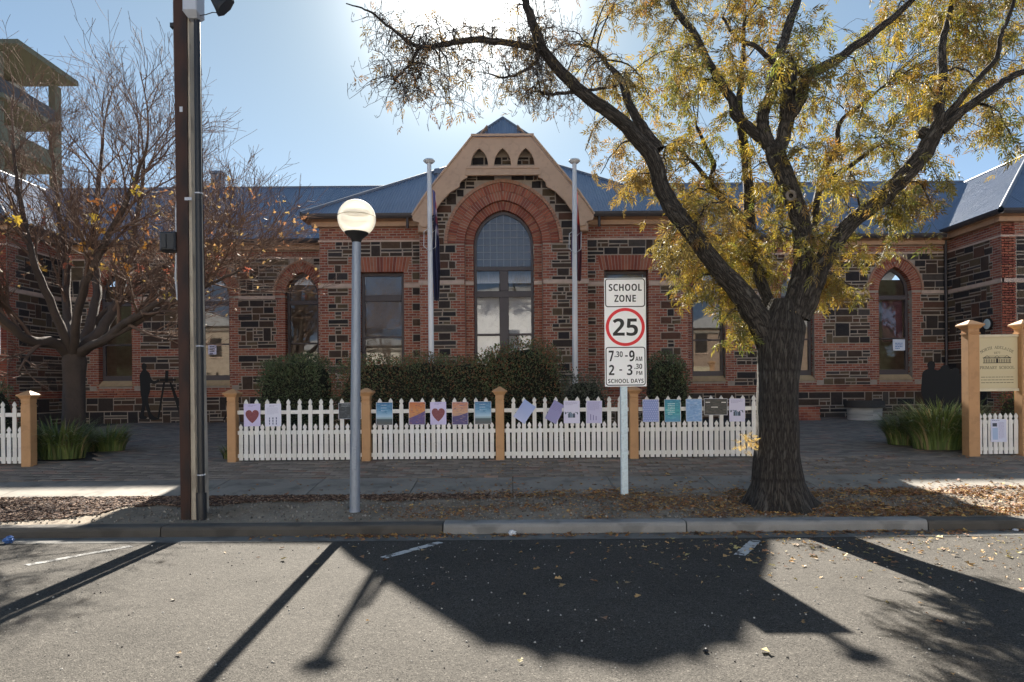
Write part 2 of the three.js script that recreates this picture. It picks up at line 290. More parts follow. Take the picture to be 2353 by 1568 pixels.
// a rough block: the face is a little irregular
function block(w, h, depth, r, rough) {
  const g = new THREE.BoxGeometry(w, h, depth), p = g.attributes.position, j = {};
  for (let i = 0; i < p.count; i++) {
    const k = [p.getX(i) > 0, p.getY(i) > 0, p.getZ(i) > 0].join(); j[k] ??= [(r() - 0.5) * rough, (r() - 0.5) * rough * 0.7, p.getZ(i) > 0 ? (r() - 0.6) * rough * 1.2 : 0];
    const b = p.getZ(i) > 0 ? 0.004 : 0; p.setXYZ(i, p.getX(i) + j[k][0] - Math.sign(p.getX(i)) * b, p.getY(i) + j[k][1] - Math.sign(p.getY(i)) * b, p.getZ(i) + j[k][2]);
  }
  g.computeVertexNormals(); return g;
}
function addStone(m, u0, u1, v0, v1, r, n = 0) {
  if (u1 - u0 < 0.05 || v1 - v0 < 0.04) return;
  const J = 0.0155, w = u1 - u0 - 2 * J, h = v1 - v0 - 2 * J, g = block(w, h, 0.07, r, 0.014); g.translate((u0 + u1) / 2, (v0 + v1) / 2, n - 0.014);
  const b = boxUV(g, r() * 9, r() * 9); b.applyMatrix4(m); stones.push({ g: b, a: w * h, m: STONE_W[Math.floor(r() * STONE_W.length)] });
}
function addBrick(m, u0, u1, v0, v1, r, n = 0, deep = 0.07) {
  if (u1 - u0 < 0.02) return;
  const J = 0.0055, g = block(u1 - u0 - 2 * J, v1 - v0 - 2 * J, deep, r, 0.003); g.translate((u0 + u1) / 2, (v0 + v1) / 2, n + 0.006 - deep / 2);
  const b = boxUV(g, r() * 9, r() * 9); b.applyMatrix4(m); bricks.push({ g: b, a: u1 - u0, m: Math.floor(r() * 5), x: b.attributes.position.getX(0), y: b.attributes.position.getY(0), z: b.attributes.position.getZ(0) });
}
// fills a wall with coursed rubble and brick: zone(u, v, band) gives 'b', 's' or ''
function masonry(m, u0, u1, v1, zone, seed, n = 0, v0 = V0) {
  const r = rng(seed), step = 0.01, nb = Math.round((v1 - v0) / BAND), taken = [], zone0 = zone;
  zone = (u, v, b) => { for (const t of taken) if (u > t[0] && u < t[1] && v > t[2] && v < t[3]) return 't'; return zone0(u, v, b); };
  for (let i = 0; i + 1 < nb; i++) for (let u = u0 + r() * 0.5; u < u1; u += 0.35 + 0.9 * r()) { // some larger blocks first
    const w = 0.2 + 0.3 * r(), va = v0 + i * BAND, top = va + BAND * (r() < 0.6 ? 2 : 1.5); if (r() < 0.6) continue; let ok = u + w < u1;
    for (let k = 0; ok && k <= 8; k++) for (const v of [va + 0.01, va + BAND * 0.5, va + BAND - 0.01, va + BAND + 0.01, va + BAND * 1.5, va + 2 * BAND - 0.01]) if (zone(lerp(u - 0.01, u + w + 0.01, k / 8), v, v < va + BAND ? i : i + 1) !== 's') { ok = false; break; }
    if (!ok) continue; addStone(m, u, u + w, va, top, r, n); if (top < va + 1.9 * BAND) addStone(m, u, u + w, top, va + 2 * BAND, r, n); taken.push([u, u + w, va, va + 2 * BAND]);
  }
  const runs = (va, vb, band, want) => {
    const out = []; let s = null, prev = '';
    for (let u = u0; u <= u1 + step; u += step) {
      const uu = u + step / 2; let ok = uu < u1; let why = '';
      if (ok) for (const f of [0.05, 0.5, 0.95]) { const z = zone(uu, lerp(va, vb, f), band); if (z !== want) { ok = false; why = z; break; } }
      if (ok && s === null) { s = u; out.push({ a: u, left: prev }); } else if (!ok && s !== null) { out[out.length - 1].b = u; out[out.length - 1].right = why; s = null; }
      if (!ok) prev = why;
    }
    return out.filter(o => o.b - o.a > 0.03);
  };
  for (let i = 0; i < nb; i++) {
    const va = v0 + i * BAND, vb = va + BAND, band = i;
    for (const { a, b } of runs(va, vb, band, 's')) {
      let u = a;
      while (u < b - 0.02) {
        let w = Math.min(b - u, 0.28 + 0.5 * r()); if (b - u - w < 0.22) w = b - u;
        const t = r();
        if (w < 0.28) { if (t < 0.5) addStone(m, u, u + w, va, vb, r, n); else { const k = va + BAND * (0.42 + 0.2 * r()); addStone(m, u, u + w, va, k, r, n); addStone(m, u, u + w, k, vb, r, n); } }
        else if (t < 0.5) { if (w > 0.5 && r() < 0.6) { const k = u + w * (0.3 + 0.4 * r()); addStone(m, u, k, va, vb, r, n); addStone(m, k, u + w, va, vb, r, n); } else addStone(m, u, u + w, va, vb, r, n); }
        else {
          const k = va + BAND * pick(r, [0.36, 0.42, 0.5, 0.58, 0.64]);
          for (const [p, q] of [[va, k], [k, vb]]) { if (r() < 0.6 && w > 0.3) { const c = u + w * (0.25 + 0.5 * r()); addStone(m, u, c, p, q, r, n); addStone(m, c, u + w, p, q, r, n); } else addStone(m, u, u + w, p, q, r, n); }
        }
        u += w;
      }
    }
    for (let c = 0; c < 3; c++) {
      const pa = va + c * BAND / 3, pb = pa + BAND / 3;
      for (const { a, b, left, right } of runs(pa, pb, band, 'b')) {
        let u = a, first = true; const L = 0.213;
        while (u < b - 0.01) {
          let e = (Math.floor((u + 0.001 + (c + i) % 2 * L / 2) / L) + 1) * L - (c + i) % 2 * L / 2; if (b - e < 0.04) e = b;
          const edge = (first && left === 'o') || (e >= b && right === 'o');
          addBrick(m, u, Math.min(e, b), pa, pb, r, n + (band === 4 ? 0.03 : 0), edge ? 0.26 : 0.07); u = e; first = false;
        }
      }
    }
  }
}
// bricks standing round an arc: centre, radii, angles, front and back
function wedge(m, cx, cy, r0, r1, a0, a1, zf, zb, r, mats) {
  const j = 0.007 / r0, A = a0 + j, B = a1 - j, p = []; for (const z of [zb, zf]) for (const [rr, a] of [[r0 + 0.003, A], [r1 - 0.003, A], [r1 - 0.003, B], [r0 + 0.003, B]]) p.push([cx + rr * Math.cos(a), cy + rr * Math.sin(a), z + (z === zf ? (r() - 0.5) * 0.004 : 0)]);
  const F = [[4, 5, 6, 7], [3, 2, 1, 0], [0, 1, 5, 4], [1, 2, 6, 5], [2, 3, 7, 6], [3, 0, 4, 7]], pos = [];
  for (const [a, b, c, d] of F) for (const k of [a, b, c, a, c, d]) pos.push(...p[k]);
  const g = new THREE.BufferGeometry(); g.setAttribute('position', new THREE.Float32BufferAttribute(pos, 3)); g.computeVertexNormals();
  const bg = boxUV(g, r() * 9, r() * 9); bg.applyMatrix4(m); const at = bg.attributes.position;
  const it = { g: bg, a: r1 - r0, m: Math.floor(r() * 5), x: at.getX(0), y: at.getY(0), z: at.getZ(0) }; if (mats !== undefined) it.pale = true; bricks.push(it);
}
function archRing(m, cu, spring, w, h, t0, t1, zf, zb, r, pale) { // pointed arch, both halves
  const R = (w * w + h * h) / (2 * w), c = w - R, mid = R + (t0 + t1) / 2, top = Math.acos(clamp(-c / mid, -1, 1)), n = Math.max(4, Math.round(top * mid / 0.078));
  for (let i = 0; i < n; i++) { const a0 = top * i / n, a1 = top * (i + 1) / n; wedge(m, cu + c, spring, R + t0, R + t1, a0, a1, zf, zb, r, pale); wedge(m, cu - c, spring, R + t0, R + t1, PI - a1, PI - a0, zf, zb, r, pale); }
}
function archPath(w, h, t, base, spring, cu, cls = THREE.Shape) { // outline of an opening with a pointed head, grown by t
  const R = (w * w + h * h) / (2 * w), c = w - R, s = new cls(), top = Math.acos(clamp(-c / (R + t), -1, 1));
  s.moveTo(cu - w - t, base); s.lineTo(cu + w + t, base); s.lineTo(cu + w + t, spring);
  for (let i = 1; i <= 14; i++) { const a = top * i / 14; s.lineTo(cu + c + (R + t) * Math.cos(a), spring + (R + t) * Math.sin(a)); }
  for (let i = 13; i >= 0; i--) { const a = top * i / 14; s.lineTo(cu - c - (R + t) * Math.cos(a), spring + (R + t) * Math.sin(a)); }
  s.closePath(); return s;
}
const inArch = (u, v, w, h, t, spring, cu) => { const R = (w * w + h * h) / (2 * w), c = w - R, x = Math.abs(u - cu); return v >= spring && Math.hypot(x - c, v - spring) < R + t; };
function rect(u0, u1, v0, v1, cls = THREE.Shape) { const s = new cls(); s.moveTo(u0, v0); s.lineTo(u1, v0); s.lineTo(u1, v1); s.lineTo(u0, v1); s.closePath(); return s; }
function wallPlate(name, m, u0, u1, v1, holes, thick = 0.38, front = 0) { const s = rect(u0, u1, V0 - 0.2, v1); s.holes = holes; const g = extr(s, thick, 0, 8); g.translate(0, 0, front - thick); g.applyMatrix4(m); return part(name, g, M.mortar, school); }

// main wing
const AW = 0.515, AH = 0.74, SPR = 4.55, SILL = 1.87;
const mainWin = [6.22, 9.03, 12.12], allMain = [...mainWin, ...mainWin.map(x => 2 * XC - x)];
function mainZone(u, v, band) {
  if (v > 5.72) return 'b';
  for (const c of allMain) {
    const x = Math.abs(u - c);
    if (v > SILL - 0.15 && v < SPR && x < AW) return 'o'; if (inArch(u, v, AW, AH, 0, SPR, c)) return 'o';
    if (inArch(u, v, AW, AH, 0.375, SPR, c)) return '';
    if (v > SILL - 0.15 && v < SPR && x < (band % 2 ? 0.80 : 0.88)) return 'b';
    if (v <= SILL - 0.15 && v > SILL - 0.3 && x < 0.6) return 'b';
  }
  if (band === 4 || band === 7 || band === 10) return 'b';
  return 's';
}
{
  const cut = [0.012, SILL - 0.14];
  const holes = cs => cs.map(c => archPath(AW, AH, 0.012, SILL - 0.145, SPR, c, THREE.Path));
  wallPlate('wall', WALLS.main, PXL, XL + 0.02, 6.14, holes(allMain.filter(c => c < 0)));
  wallPlate('wall', WALLS.main, XR - 0.02, PXR, 6.14, holes(mainWin));
  masonry(WALLS.main, PXL, XL, 6.0, mainZone, 101); masonry(WALLS.main, XR, PXR, 6.0, mainZone, 102);
  const r = rng(103);
  for (const c of allMain) { archRing(WALLS.main, c, SPR, AW, AH, 0, 0.158, 0.006, -0.26, r); archRing(WALLS.main, c, SPR, AW, AH, 0.158, 0.315, 0.012, -0.07, r); archRing(WALLS.main, c, SPR, AW, AH, 0.315, 0.375, 0.05, -0.07, r, 1); }
}
// middle block, left and right of the gable
const FW = 0.61, FH0 = 1.9, FH1 = 4.86;
function sideZone(u, v, band) {
  if (v > 5.72) return 'b';
  const q = Math.abs(u - XC), c = Math.abs(q - 3.43), odd = band % 2;
  if (c < FW && v > FH0 && v < FH1) return 'o';
  if (v > FH1 && v < 5.285 && c < FW + 0.12 + (v - FH1) * 0.12) return '';
  if (v > 5.285) return q < (odd ? 4.72 : 4.5) && band !== 22 ? 's' : (band === 22 && q < 4.94 ? 's' : 'b');
  if (v < V0 + 2 * BAND) return 's';
  const sc = Math.abs(q - 4.66); if (sc < (odd ? 0.285 : 0.095) && v > 1.9) return 's'; if (v <= 1.9 && sc < 0.09 && odd) return 's';
  if (odd && q < 2.58) return 's';
  return 'b';
}
{
  const h = s => [rect(XC + s * 3.43 - FW - 0.012, XC + s * 3.43 + FW + 0.012, FH0 - 0.01, FH1 + 0.012, THREE.Path)];
  wallPlate('wall', WALLS.centre_left, XL, XC - 2.28, 6.2, h(-1)); wallPlate('wall', WALLS.centre_left, XC + 2.28, XR, 6.2, h(1));
  masonry(WALLS.centre_left, XL, XC - 2.3, 6.15, sideZone, 111); masonry(WALLS.centre_left, XC + 2.3, XR, 6.15, sideZone, 112);
  const r = rng(113);
  for (const s of [-1, 1]) { // flat gauged arches, bricks on end leaning outwards
    const n = 17, cu = XC + s * 3.43, half = FW + 0.11;
    for (let i = 0; i < n; i++) {
      const f0 = i / n * 2 - 1, f1 = (i + 1) / n * 2 - 1, p = []; for (const z of [-0.25, 0.008]) for (const [f, v] of [[f0, FH1], [f0, 5.28], [f1, 5.28], [f1, FH1]]) p.push([cu + f * (half + (v - FH1) * 0.22) + (f === f0 ? 0.007 : -0.007), v + (v === FH1 ? 0 : -0.004), z]);
      const pos = []; for (const [a, b, c, d] of [[7, 6, 5, 4], [0, 1, 2, 3], [4, 5, 1, 0], [5, 6, 2, 1], [6, 7, 3, 2], [7, 4, 0, 3]]) for (const k of [a, b, c, a, c, d]) pos.push(...p[k]);
      const g = new THREE.BufferGeometry(); g.setAttribute('position', new THREE.Float32BufferAttribute(pos, 3)); g.computeVertexNormals(); const b = boxUV(g, r() * 9, r() * 9); b.applyMatrix4(WALLS.centre_left);
      bricks.push({ g: b, a: 0.43, m: Math.floor(r() * 5), x: cu, y: 5, z: -DC });
    }
  }
}
// gable bay with stepped arch
const GW = 0.82, GH = 0.95, GS = 5.53, GB = 1.9;
function gableZone(u, v, band) {
  const q = Math.abs(u - XC), odd = band % 2;
  if (v < GS && q < GW + 0.24 && v > GB) return ''; if (inArch(u, v, GW, GH, 0.80, GS, XC)) return '';
  if (q > 2.3 || q > 2.43 - (v - 6.35) / 1.28) return '';
  if (v < 6.0 && q > 1.94) return 'b';
  if (v > GS - 0.02) return 's';
  if (q > (odd ? 1.46 : 1.31) && q < (odd ? 1.80 : 1.94)) return 's';
  return 'b';
}
{
  const r = rng(121), s = poly([[XC - 2.3, V0 - 0.2], [XC + 2.3, V0 - 0.2], [XC + 2.3, 6.25], [XC + 0.75, 8.25], [XC - 0.75, 8.25], [XC - 2.3, 6.25]]);
  s.holes = [archPath(GW, GH, 0.25, GB - 0.1, GS, XC, THREE.Path)];
  let g = extr(s, 0.45); g.translate(0, 0, -0.45); g.applyMatrix4(WALLS.gable); part('wall', g, M.mortar, school);
  const s2 = archPath(GW, GH, 0.249, GB - 0.1, GS, XC); s2.holes = [archPath(GW, GH, 0.012, GB, GS, XC, THREE.Path)];
  g = extr(s2, 0.25); g.translate(0, 0, -0.385); g.applyMatrix4(WALLS.gable); part('wall', g, M.mortar, school);
  masonry(WALLS.gable, XC - 2.3, XC + 2.3, 7.9, gableZone, 122);
  masonry(WALLS.gable, XC - GW - 0.24, XC + GW + 0.24, GS - 0.04, (u, v) => v < GB ? '' : Math.abs(u - XC) < GW ? 'o' : 'b', 123, -0.12);
  archRing(WALLS.gable, XC, GS, GW, GH, 0, 0.24, -0.112, -0.38, r); archRing(WALLS.gable, XC, GS, GW, GH, 0.24, 0.48, 0.010, -0.14, r);
  archRing(WALLS.gable, XC, GS, GW, GH, 0.48, 0.71, 0.030, -0.07, r); archRing(WALLS.gable, XC, GS, GW, GH, 0.71, 0.80, 0.07, -0.07, r, 1);
}
// end pavilions: the walls that turn the corner and their fronts
function pavSideZone(corner) { return (u, v, band) => { if (v > 5.72) return 'b'; const d = Math.abs(u - corner); if (d < (band % 2 ? 0.42 : 0.32)) return 'b'; if (band === 4 || band === 10) return 'b'; return 's'; }; }
function pavFrontZone(corner) { return (u, v, band) => { if (v > 5.72) return 'b'; const d = Math.abs(u - corner), o = band % 4; if (band === 4 || band === 10) return 'b'; if (d > 0.42 && d < 1.15 && (o === 1 || o === 2 || d < 0.7)) return 's'; if (d >= 1.15 && d < 4.5) return 'b'; if (d < 0.42) return 'b'; return 's'; }; }
wallPlate('wall', WALLS.right_side, -DM - 0.3, -DC, 6.2, []); masonry(WALLS.right_side, -DM, -DC, 6.15, pavSideZone(-DC), 131);
wallPlate('wall', WALLS.left_side, DC, DM + 0.3, 6.2, []); masonry(WALLS.left_side, DC, DM, 6.15, pavSideZone(DC), 132);
wallPlate('wall', WALLS.centre_left, PXR + 0.002, 21, 6.2, []); masonry(WALLS.centre_left, PXR, 16.4, 6.15, pavFrontZone(PXR), 133);
wallPlate('wall', WALLS.centre_left, -21.4, PXL - 0.002, 6.2, []); masonry(WALLS.centre_left, -16.4, PXL, 6.15, pavFrontZone(PXL), 134);
// walls the street does not see, closing the block
part('wall', merge([box(XL, XL + 0.38, 0.3, 6.1, -DM, -DC - 0.385), box(XR - 0.38, XR, 0.3, 6.1, -DM, -DC - 0.385), box(-21.4, 21, 0.3, 6.1, -28.6, -28.25), box(-21.4, -21.02, 0.3, 6.1, -28.24, -DC - 0.385), box(20.62, 21, 0.3, 6.1, -28.24, -DC - 0.385), box(XC - 2.3, XC - 1.95, 0.3, 6.1, -DC + 0.002, -DG - 0.455), box(XC + 1.95, XC + 2.3, 0.3, 6.1, -DC + 0.002, -DG - 0.455)]), M.mortar, school);

// courses of pale stone
const bandAt = (u0, u1, m, v, h, out) => { const g = box(u0, u1, v, v + h, out - 0.09, out); g.applyMatrix4(m); part('string_course', g, M.paleStone, school); };
function splitBand(u0, u1, m, v, h, out, gaps) { let u = u0; for (const [a, b] of gaps.sort((p, q) => p[0] - q[0])) { if (a > u) bandAt(u, a, m, v, h, out); u = b; } if (u < u1) bandAt(u, u1, m, v, h, out); }
{
  const gm = (cs, w) => cs.map(c => [c - w, c + w]);
  splitBand(PXL, XL, WALLS.main, 4.44, 0.105, 0.03, gm(allMain.filter(c => c < 0), 0.83)); splitBand(XR, PXR, WALLS.main, 4.44, 0.105, 0.03, gm(mainWin, 0.83));
  splitBand(XL - 0.03, XC - 2.302, WALLS.centre_left, 4.42, 0.115, 0.032, gm([XC - 3.43], FW + 0.02)); splitBand(XC + 2.302, XR + 0.03, WALLS.centre_left, 4.42, 0.115, 0.032, gm([XC + 3.43], FW + 0.02));
  splitBand(XC - 2.33, XC + 2.33, WALLS.gable, 4.42, 0.115, 0.034, gm([XC], GW + 0.26));
  for (const s of [-1, 1]) bandAt(XC + s * (GW + 0.125) - 0.115, XC + s * (GW + 0.125) + 0.115, WALLS.gable, 4.42, 0.1, -0.085);
  bandAt(-DM, -DC + 0.03, WALLS.right_side, 4.42, 0.115, 0.032); bandAt(DC - 0.03, DM, WALLS.left_side, 4.42, 0.115, 0.032);
  bandAt(PXR, 20.9, WALLS.centre_left, 4.421, 0.114, 0.03); bandAt(-21.3, PXL, WALLS.centre_left, 4.421, 0.114, 0.03);
  const top = [[PXL, XL, WALLS.main], [XR, PXR, WALLS.main], [XL - 0.03, XC - 2.302, WALLS.centre_left], [XC + 2.302, XR + 0.03, WALLS.centre_left], [-DM, -DC + 0.03, WALLS.right_side], [DC - 0.03, DM, WALLS.left_side], [PXR, 20.9, WALLS.centre_left], [-21.3, PXL, WALLS.centre_left]];
  top.forEach(([a, b, m], i) => bandAt(a, b, m, 5.70 + (i > 5 ? 0.001 : 0), 0.055, 0.03 + (i > 5 ? -0.002 : 0)));
}
// stones and bricks: the ones that show largest are pieces of their own
{
  const nS = stones.length, sorted = stones.map((s, i) => ({ s, i })).sort((a, b) => b.s.a - a.s.a), own = new Set(sorted.slice(0, 300).map(o => o.i)), rest = STONES.map(() => []);
  stones.forEach((s, i) => own.has(i) ? part('stone', s.g, STONES[s.m], school) : rest[s.m].push(s.g));
  rest.forEach((l, i) => l.length && part('stonework', merge(l), STONES[i], school, 'stuff'));
  const score = b => (b.z > -18.6 && b.y > 2.7 && b.y < 6.4 && b.x > -5.3 && b.x < 3 ? 1 : 0) + (b.a > 0.2 ? 0.6 : 0) - Math.abs(b.z) * 0.02;
  const sb = bricks.map((b, i) => ({ b, i })).sort((p, q) => score(q.b) - score(p.b) || p.i - q.i), ownB = new Set(sb.slice(0, 300).map(o => o.i)), restB = [...BRICKS.map(() => []), []];
  const paleBrick = std([0.50, 0.27, 0.18], { map: T.grain, bumpMap: T.grainB, bumpScale: 0.003, roughness: 0.9 });
  bricks.forEach((b, i) => { const m = b.pale ? 5 : b.m; ownB.has(i) ? part('brick', b.g, m === 5 ? paleBrick : BRICKS[m], school) : restB[m].push(b.g); });
  restB.forEach((l, i) => l.length && part('brickwork', merge(l), i === 5 ? paleBrick : BRICKS[i], school, 'stuff'));
  console.log('stones', nS, 'bricks', bricks.length);
}

// windows
function bars(list) { return merge(list.map(([x0, x1, y0, y1, z0 = -0.26, z1 = -0.19]) => cbox(x0, x1, y0, y1, z0, z1, 0.008))); }
function pane(w, m, x0, x1, y0, y1, z = -0.225) { const g = box(x0, x1, y0, y1, z - 0.003, z + 0.003); const pl = new THREE.PlaneGeometry(x1 - x0, y1 - y0); pl.translate((x0 + x1) / 2, (y0 + y1) / 2, z); pl.applyMatrix4(m); part('pane', pl, M.glass, w); }
function panel(w, m, name, x0, x1, y0, y1, z, mat) { const g = box(x0, x1, y0, y1, z - 0.006, z); g.applyMatrix4(m); part(name, g, mat, w); }
const put = (g, m) => { g.applyMatrix4(m); return g; };
for (const c of allMain) { // narrow windows with pointed heads
  const w = sub(school, 'window'), m = WALLS.main, x0 = c - AW, x1 = c + AW;
  const ring = archPath(AW, AH, 0, SILL, SPR, c); ring.holes = [archPath(AW - 0.085, AH - 0.11, 0, SILL + 0.19, SPR, c, THREE.Path)];
  const fg = extr(ring, 0.08); fg.translate(0, 0, -0.27); part('frame', put(fg, m), M.frame, w);
  part('frame', put(bars([[x0 + 0.08, x1 - 0.08, 4.28, 4.42], [x0 + 0.08, x1 - 0.08, 3.02, 3.07]]), m), M.frame, w);
  const head = archPath(AW - 0.087, AH - 0.112, 0, 4.421, SPR, c); const hg = new THREE.ShapeGeometry(head); hg.translate(0, 0, -0.225); part('pane', put(hg, m), M.glass, w);
  pane(w, m, x0 + 0.085, x1 - 0.085, 3.071, 4.279); pane(w, m, x0 + 0.085, x1 - 0.085, SILL + 0.19, 3.019, -0.235);
  const sl = taper([x0 - 0.07, x1 + 0.07, -0.2, 0.055, SILL - 0.14], [x0 + 0.005, x1 - 0.005, -0.24, -0.18, SILL + 0.03]);
  part('window_sill', put(sl, m), M.sill, w);
}
for (const s of [-1, 1]) { // square headed windows beside the gable
  const w = sub(school, 'window'), m = WALLS.centre_left, c = XC + s * 3.43, x0 = c - FW, x1 = c + FW;
  part('frame', put(bars([[x0, x0 + 0.09, FH0, FH1], [x1 - 0.09, x1, FH0, FH1], [x0 + 0.09, x1 - 0.09, FH1 - 0.09, FH1], [x0 + 0.09, x1 - 0.09, 4.06, 4.24], [x0 + 0.09, x1 - 0.09, 3.02, 3.075], [x0 + 0.09, x1 - 0.09, FH0, FH0 + 0.1]]), m), M.frame, w);
  pane(w, m, x0 + 0.09, x1 - 0.09, 4.24, FH1 - 0.09); pane(w, m, x0 + 0.09, x1 - 0.09, 3.075, 4.06); pane(w, m, x0 + 0.09, x1 - 0.09, FH0 + 0.1, 3.02, -0.235);
  panel(w, m, 'blind', x0 + 0.1, x1 - 0.1, 4.1, FH1 - 0.08, -0.3, M.blindDark); panel(w, m, 'blind', x0 + 0.1, x1 - 0.1, s < 0 ? 3.3 : 2.4, 4.08, -0.31, M.blindDark);
  part('window_sill', put(taper([x0 - 0.07, x1 + 0.07, -0.2, 0.06, FH0 - 0.15], [x0 + 0.005, x1 - 0.005, -0.24, -0.18, FH0 - 0.005]), m), M.sill, w);
}
{ // the tall arched window of the gable
  const w = sub(school, 'window'), m = WALLS.gable, x0 = XC - GW, x1 = XC + GW, z = [-0.34, -0.26];
  const ring = archPath(GW, GH, 0, GB, GS, XC); ring.holes = [archPath(GW - 0.07, GH - 0.09, 0, GB + 0.1, GS, XC, THREE.Path)];
  const fg = extr(ring, 0.09); fg.translate(0, 0, -0.35); part('frame', put(fg, m), M.frame, w);
  const b = (a, c, d, e) => [a, c, d, e, ...z];
  part('frame', put(bars([b(x0 + 0.07, x1 - 0.07, 4.83, 4.95), b(x0 + 0.07, x1 - 0.07, 4.10, 4.27), b(XC - 0.13, XC + 0.13, GB + 0.1, 4.10), b(XC - 0.12, XC + 0.12, 4.27, 4.83), b(x0 + 0.07, XC - 0.13, 3.03, 3.09), b(XC + 0.13, x1 - 0.07, 3.03, 3.09)]), m), M.frame, w);
  const head = archPath(GW - 0.072, GH - 0.092, 0, 4.951, GS, XC); const hg = new THREE.ShapeGeometry(head); hg.translate(0, 0, -0.3); part('pane', put(hg, m), M.glass, w);
  for (const s of [-1, 1]) { const a = s < 0 ? x0 + 0.07 : XC + 0.13, e = s < 0 ? XC - 0.13 : x1 - 0.07; pane(w, m, a, e, 4.27, 4.83, -0.3); pane(w, m, a, e, 3.09, 4.10, -0.3); pane(w, m, a, e, GB + 0.1, 3.03, -0.31); panel(w, m, 'blind', a, e, 2.3, 4.1, -0.39, M.blind); }
  const lead = []; for (let i = 1; i < 8; i++) { const u = XC + (i - 4) * 0.187, top = Math.sqrt(Math.max(0, 0.9 ** 2 - (Math.abs(u - XC) + 0.14) ** 2)) + GS - 0.02; lead.push(box(u - 0.006, u + 0.006, 4.95, top, -0.297, -0.285)); }
  for (let k = 1; k < 7; k++) { const v = 4.95 + k * 0.2, half = v < GS ? GW - 0.08 : Math.max(0, Math.sqrt(Math.max(0, 0.88 ** 2 - (v - GS) ** 2)) - 0.16); if (half > 0.05) lead.push(box(XC - half, XC + half, v - 0.006, v + 0.006, -0.296, -0.284)); }
  part('lead_bars', put(merge(lead), m), M.lead, w);
  const bl = extr(archPath(GW - 0.06, GH - 0.08, 0, 4.84, GS, XC), 0.006); bl.translate(0, 0, -0.42); part('blind', put(bl, m), M.blindDark, w);
  part('window_sill', put(taper([x0 - 0.1, x1 + 0.1, -0.2, 0.06, GB - 0.15], [x0, x1, -0.24, -0.2, GB - 0.005]), m), M.sill, w);
}
{ // inside the arched window on the right: a maroon door panel and a notice on the glass
  const m = WALLS.main, c = 12.12, w = sub(school, 'window_fitting');
  panel(w, m, 'door_panel', c - 0.22, c + 0.42, 2.95, 4.27, -0.34, std([0.085, 0.02, 0.025], { roughness: 0.6 }));
}

// roofs of corrugated iron, sheet by sheet
function roofPlane(pts, w = 0.78, amp = 0.009, pitch = 0.078) {
  const n = V().crossVectors(V().subVectors(pts[1], pts[0]), V().subVectors(pts[2], pts[0])).normalize(); if (n.y < 0) n.negate();
  const e = V(0, 1, 0).cross(n).normalize(), up = V().crossVectors(n, e).normalize(), o = pts[0], q = pts.map(p => { const d = V().subVectors(p, o); return [d.dot(e), d.dot(up)]; });
  const s0 = Math.min(...q.map(p => p[0])), s1 = Math.max(...q.map(p => p[0]));
  const span = s => { let lo = 1e9, hi = -1e9; for (let i = 0; i < q.length; i++) { const [a, b] = q[i], [c, d] = q[(i + 1) % q.length]; if (Math.abs(a - c) < 1e-9) { if (Math.abs(a - s) < 1e-6) { lo = Math.min(lo, b, d); hi = Math.max(hi, b, d); } continue; } const t = (s - a) / (c - a); if (t >= -1e-6 && t <= 1 + 1e-6) { const y = b + (d - b) * t; lo = Math.min(lo, y); hi = Math.max(hi, y); } } return [lo, hi]; };
  for (let a = s0; a < s1 - 0.01; a += w) {
    const b = Math.min(a + w, s1), k = Math.max(2, Math.round((b - a) / pitch * 4)), pos = [], nor = [], uv = [], idx = [];
    const lift = (Math.round((a - s0) / w) % 2) * 0.004;
    for (let i = 0; i <= k; i++) { const s = clamp(lerp(a, b, i / k), s0 + 1e-4, s1 - 1e-4), [lo, hi] = span(s), ph = s / pitch * 2 * PI, h = amp * Math.cos(ph) + lift, sl = -amp * 2 * PI / pitch * Math.sin(ph); for (const t of [lo, hi]) { const p = o.clone().addScaledVector(e, s).addScaledVector(up, t).addScaledVector(n, h), nn = n.clone().addScaledVector(e, -sl).normalize(); pos.push(p.x, p.y, p.z); nor.push(nn.x, nn.y, nn.z); uv.push(s, t); } if (i < k) { const c = i * 2; idx.push(c, c + 2, c + 1, c + 1, c + 2, c + 3); } }
    const g = new THREE.BufferGeometry(); g.setAttribute('position', new THREE.Float32BufferAttribute(pos, 3)); g.setAttribute('normal', new THREE.Float32BufferAttribute(nor, 3)); g.setAttribute('uv', new THREE.Float32BufferAttribute(uv, 2)); g.setIndex(idx);
    part('roof_sheet', g, M.roof, school);
  }
}
const EV = 6.39, EM = 6.25, TP = 0.67, EDM = DM - 0.45, EDC = DC - 0.45, RID = 24.5, RY = EM + (RID - EDM) * TP;
roofPlane([V(-17.4, EM, -EDM), V(17, EM, -EDM), V(17, RY, -RID), V(-17.4, RY, -RID)]);
roofPlane([V(17, EV - 0.2, -29.2), V(-17.4, EV - 0.2, -29.2), V(-17.4, RY, -RID), V(17, RY, -RID)], 3);
const KC = 5.54, CA = V(XC, EV + KC * TP, -EDC - KC), cl = XC - KC, cr = XC + KC;
{ const q = (x, t) => V(x, EV + t * TP, -EDC - t), a = XC - 2.3, b = XC + 2.3, h = KC - 2.3; roofPlane([q(cl, 0), q(a, 0), q(a, h)]); roofPlane([q(b, 0), q(cr, 0), q(b, h)]); roofPlane([q(a, 1.3), q(b, 1.3), q(b, h), q(XC, KC), q(a, h)]); }
roofPlane([V(cl, EV, -EDC - 2 * KC), V(cl, EV, -EDC), CA], 3); roofPlane([V(cr, EV, -EDC), V(cr, EV, -EDC - 2 * KC), CA], 3);
const GZ = -17.43, GX = 2.44, GY0 = 6.22, GT = (9.2 - GY0) / GX, jx = 0.72, jy = 9.2 - jx * GT, GA = V(XC, 9.2, -18.4);
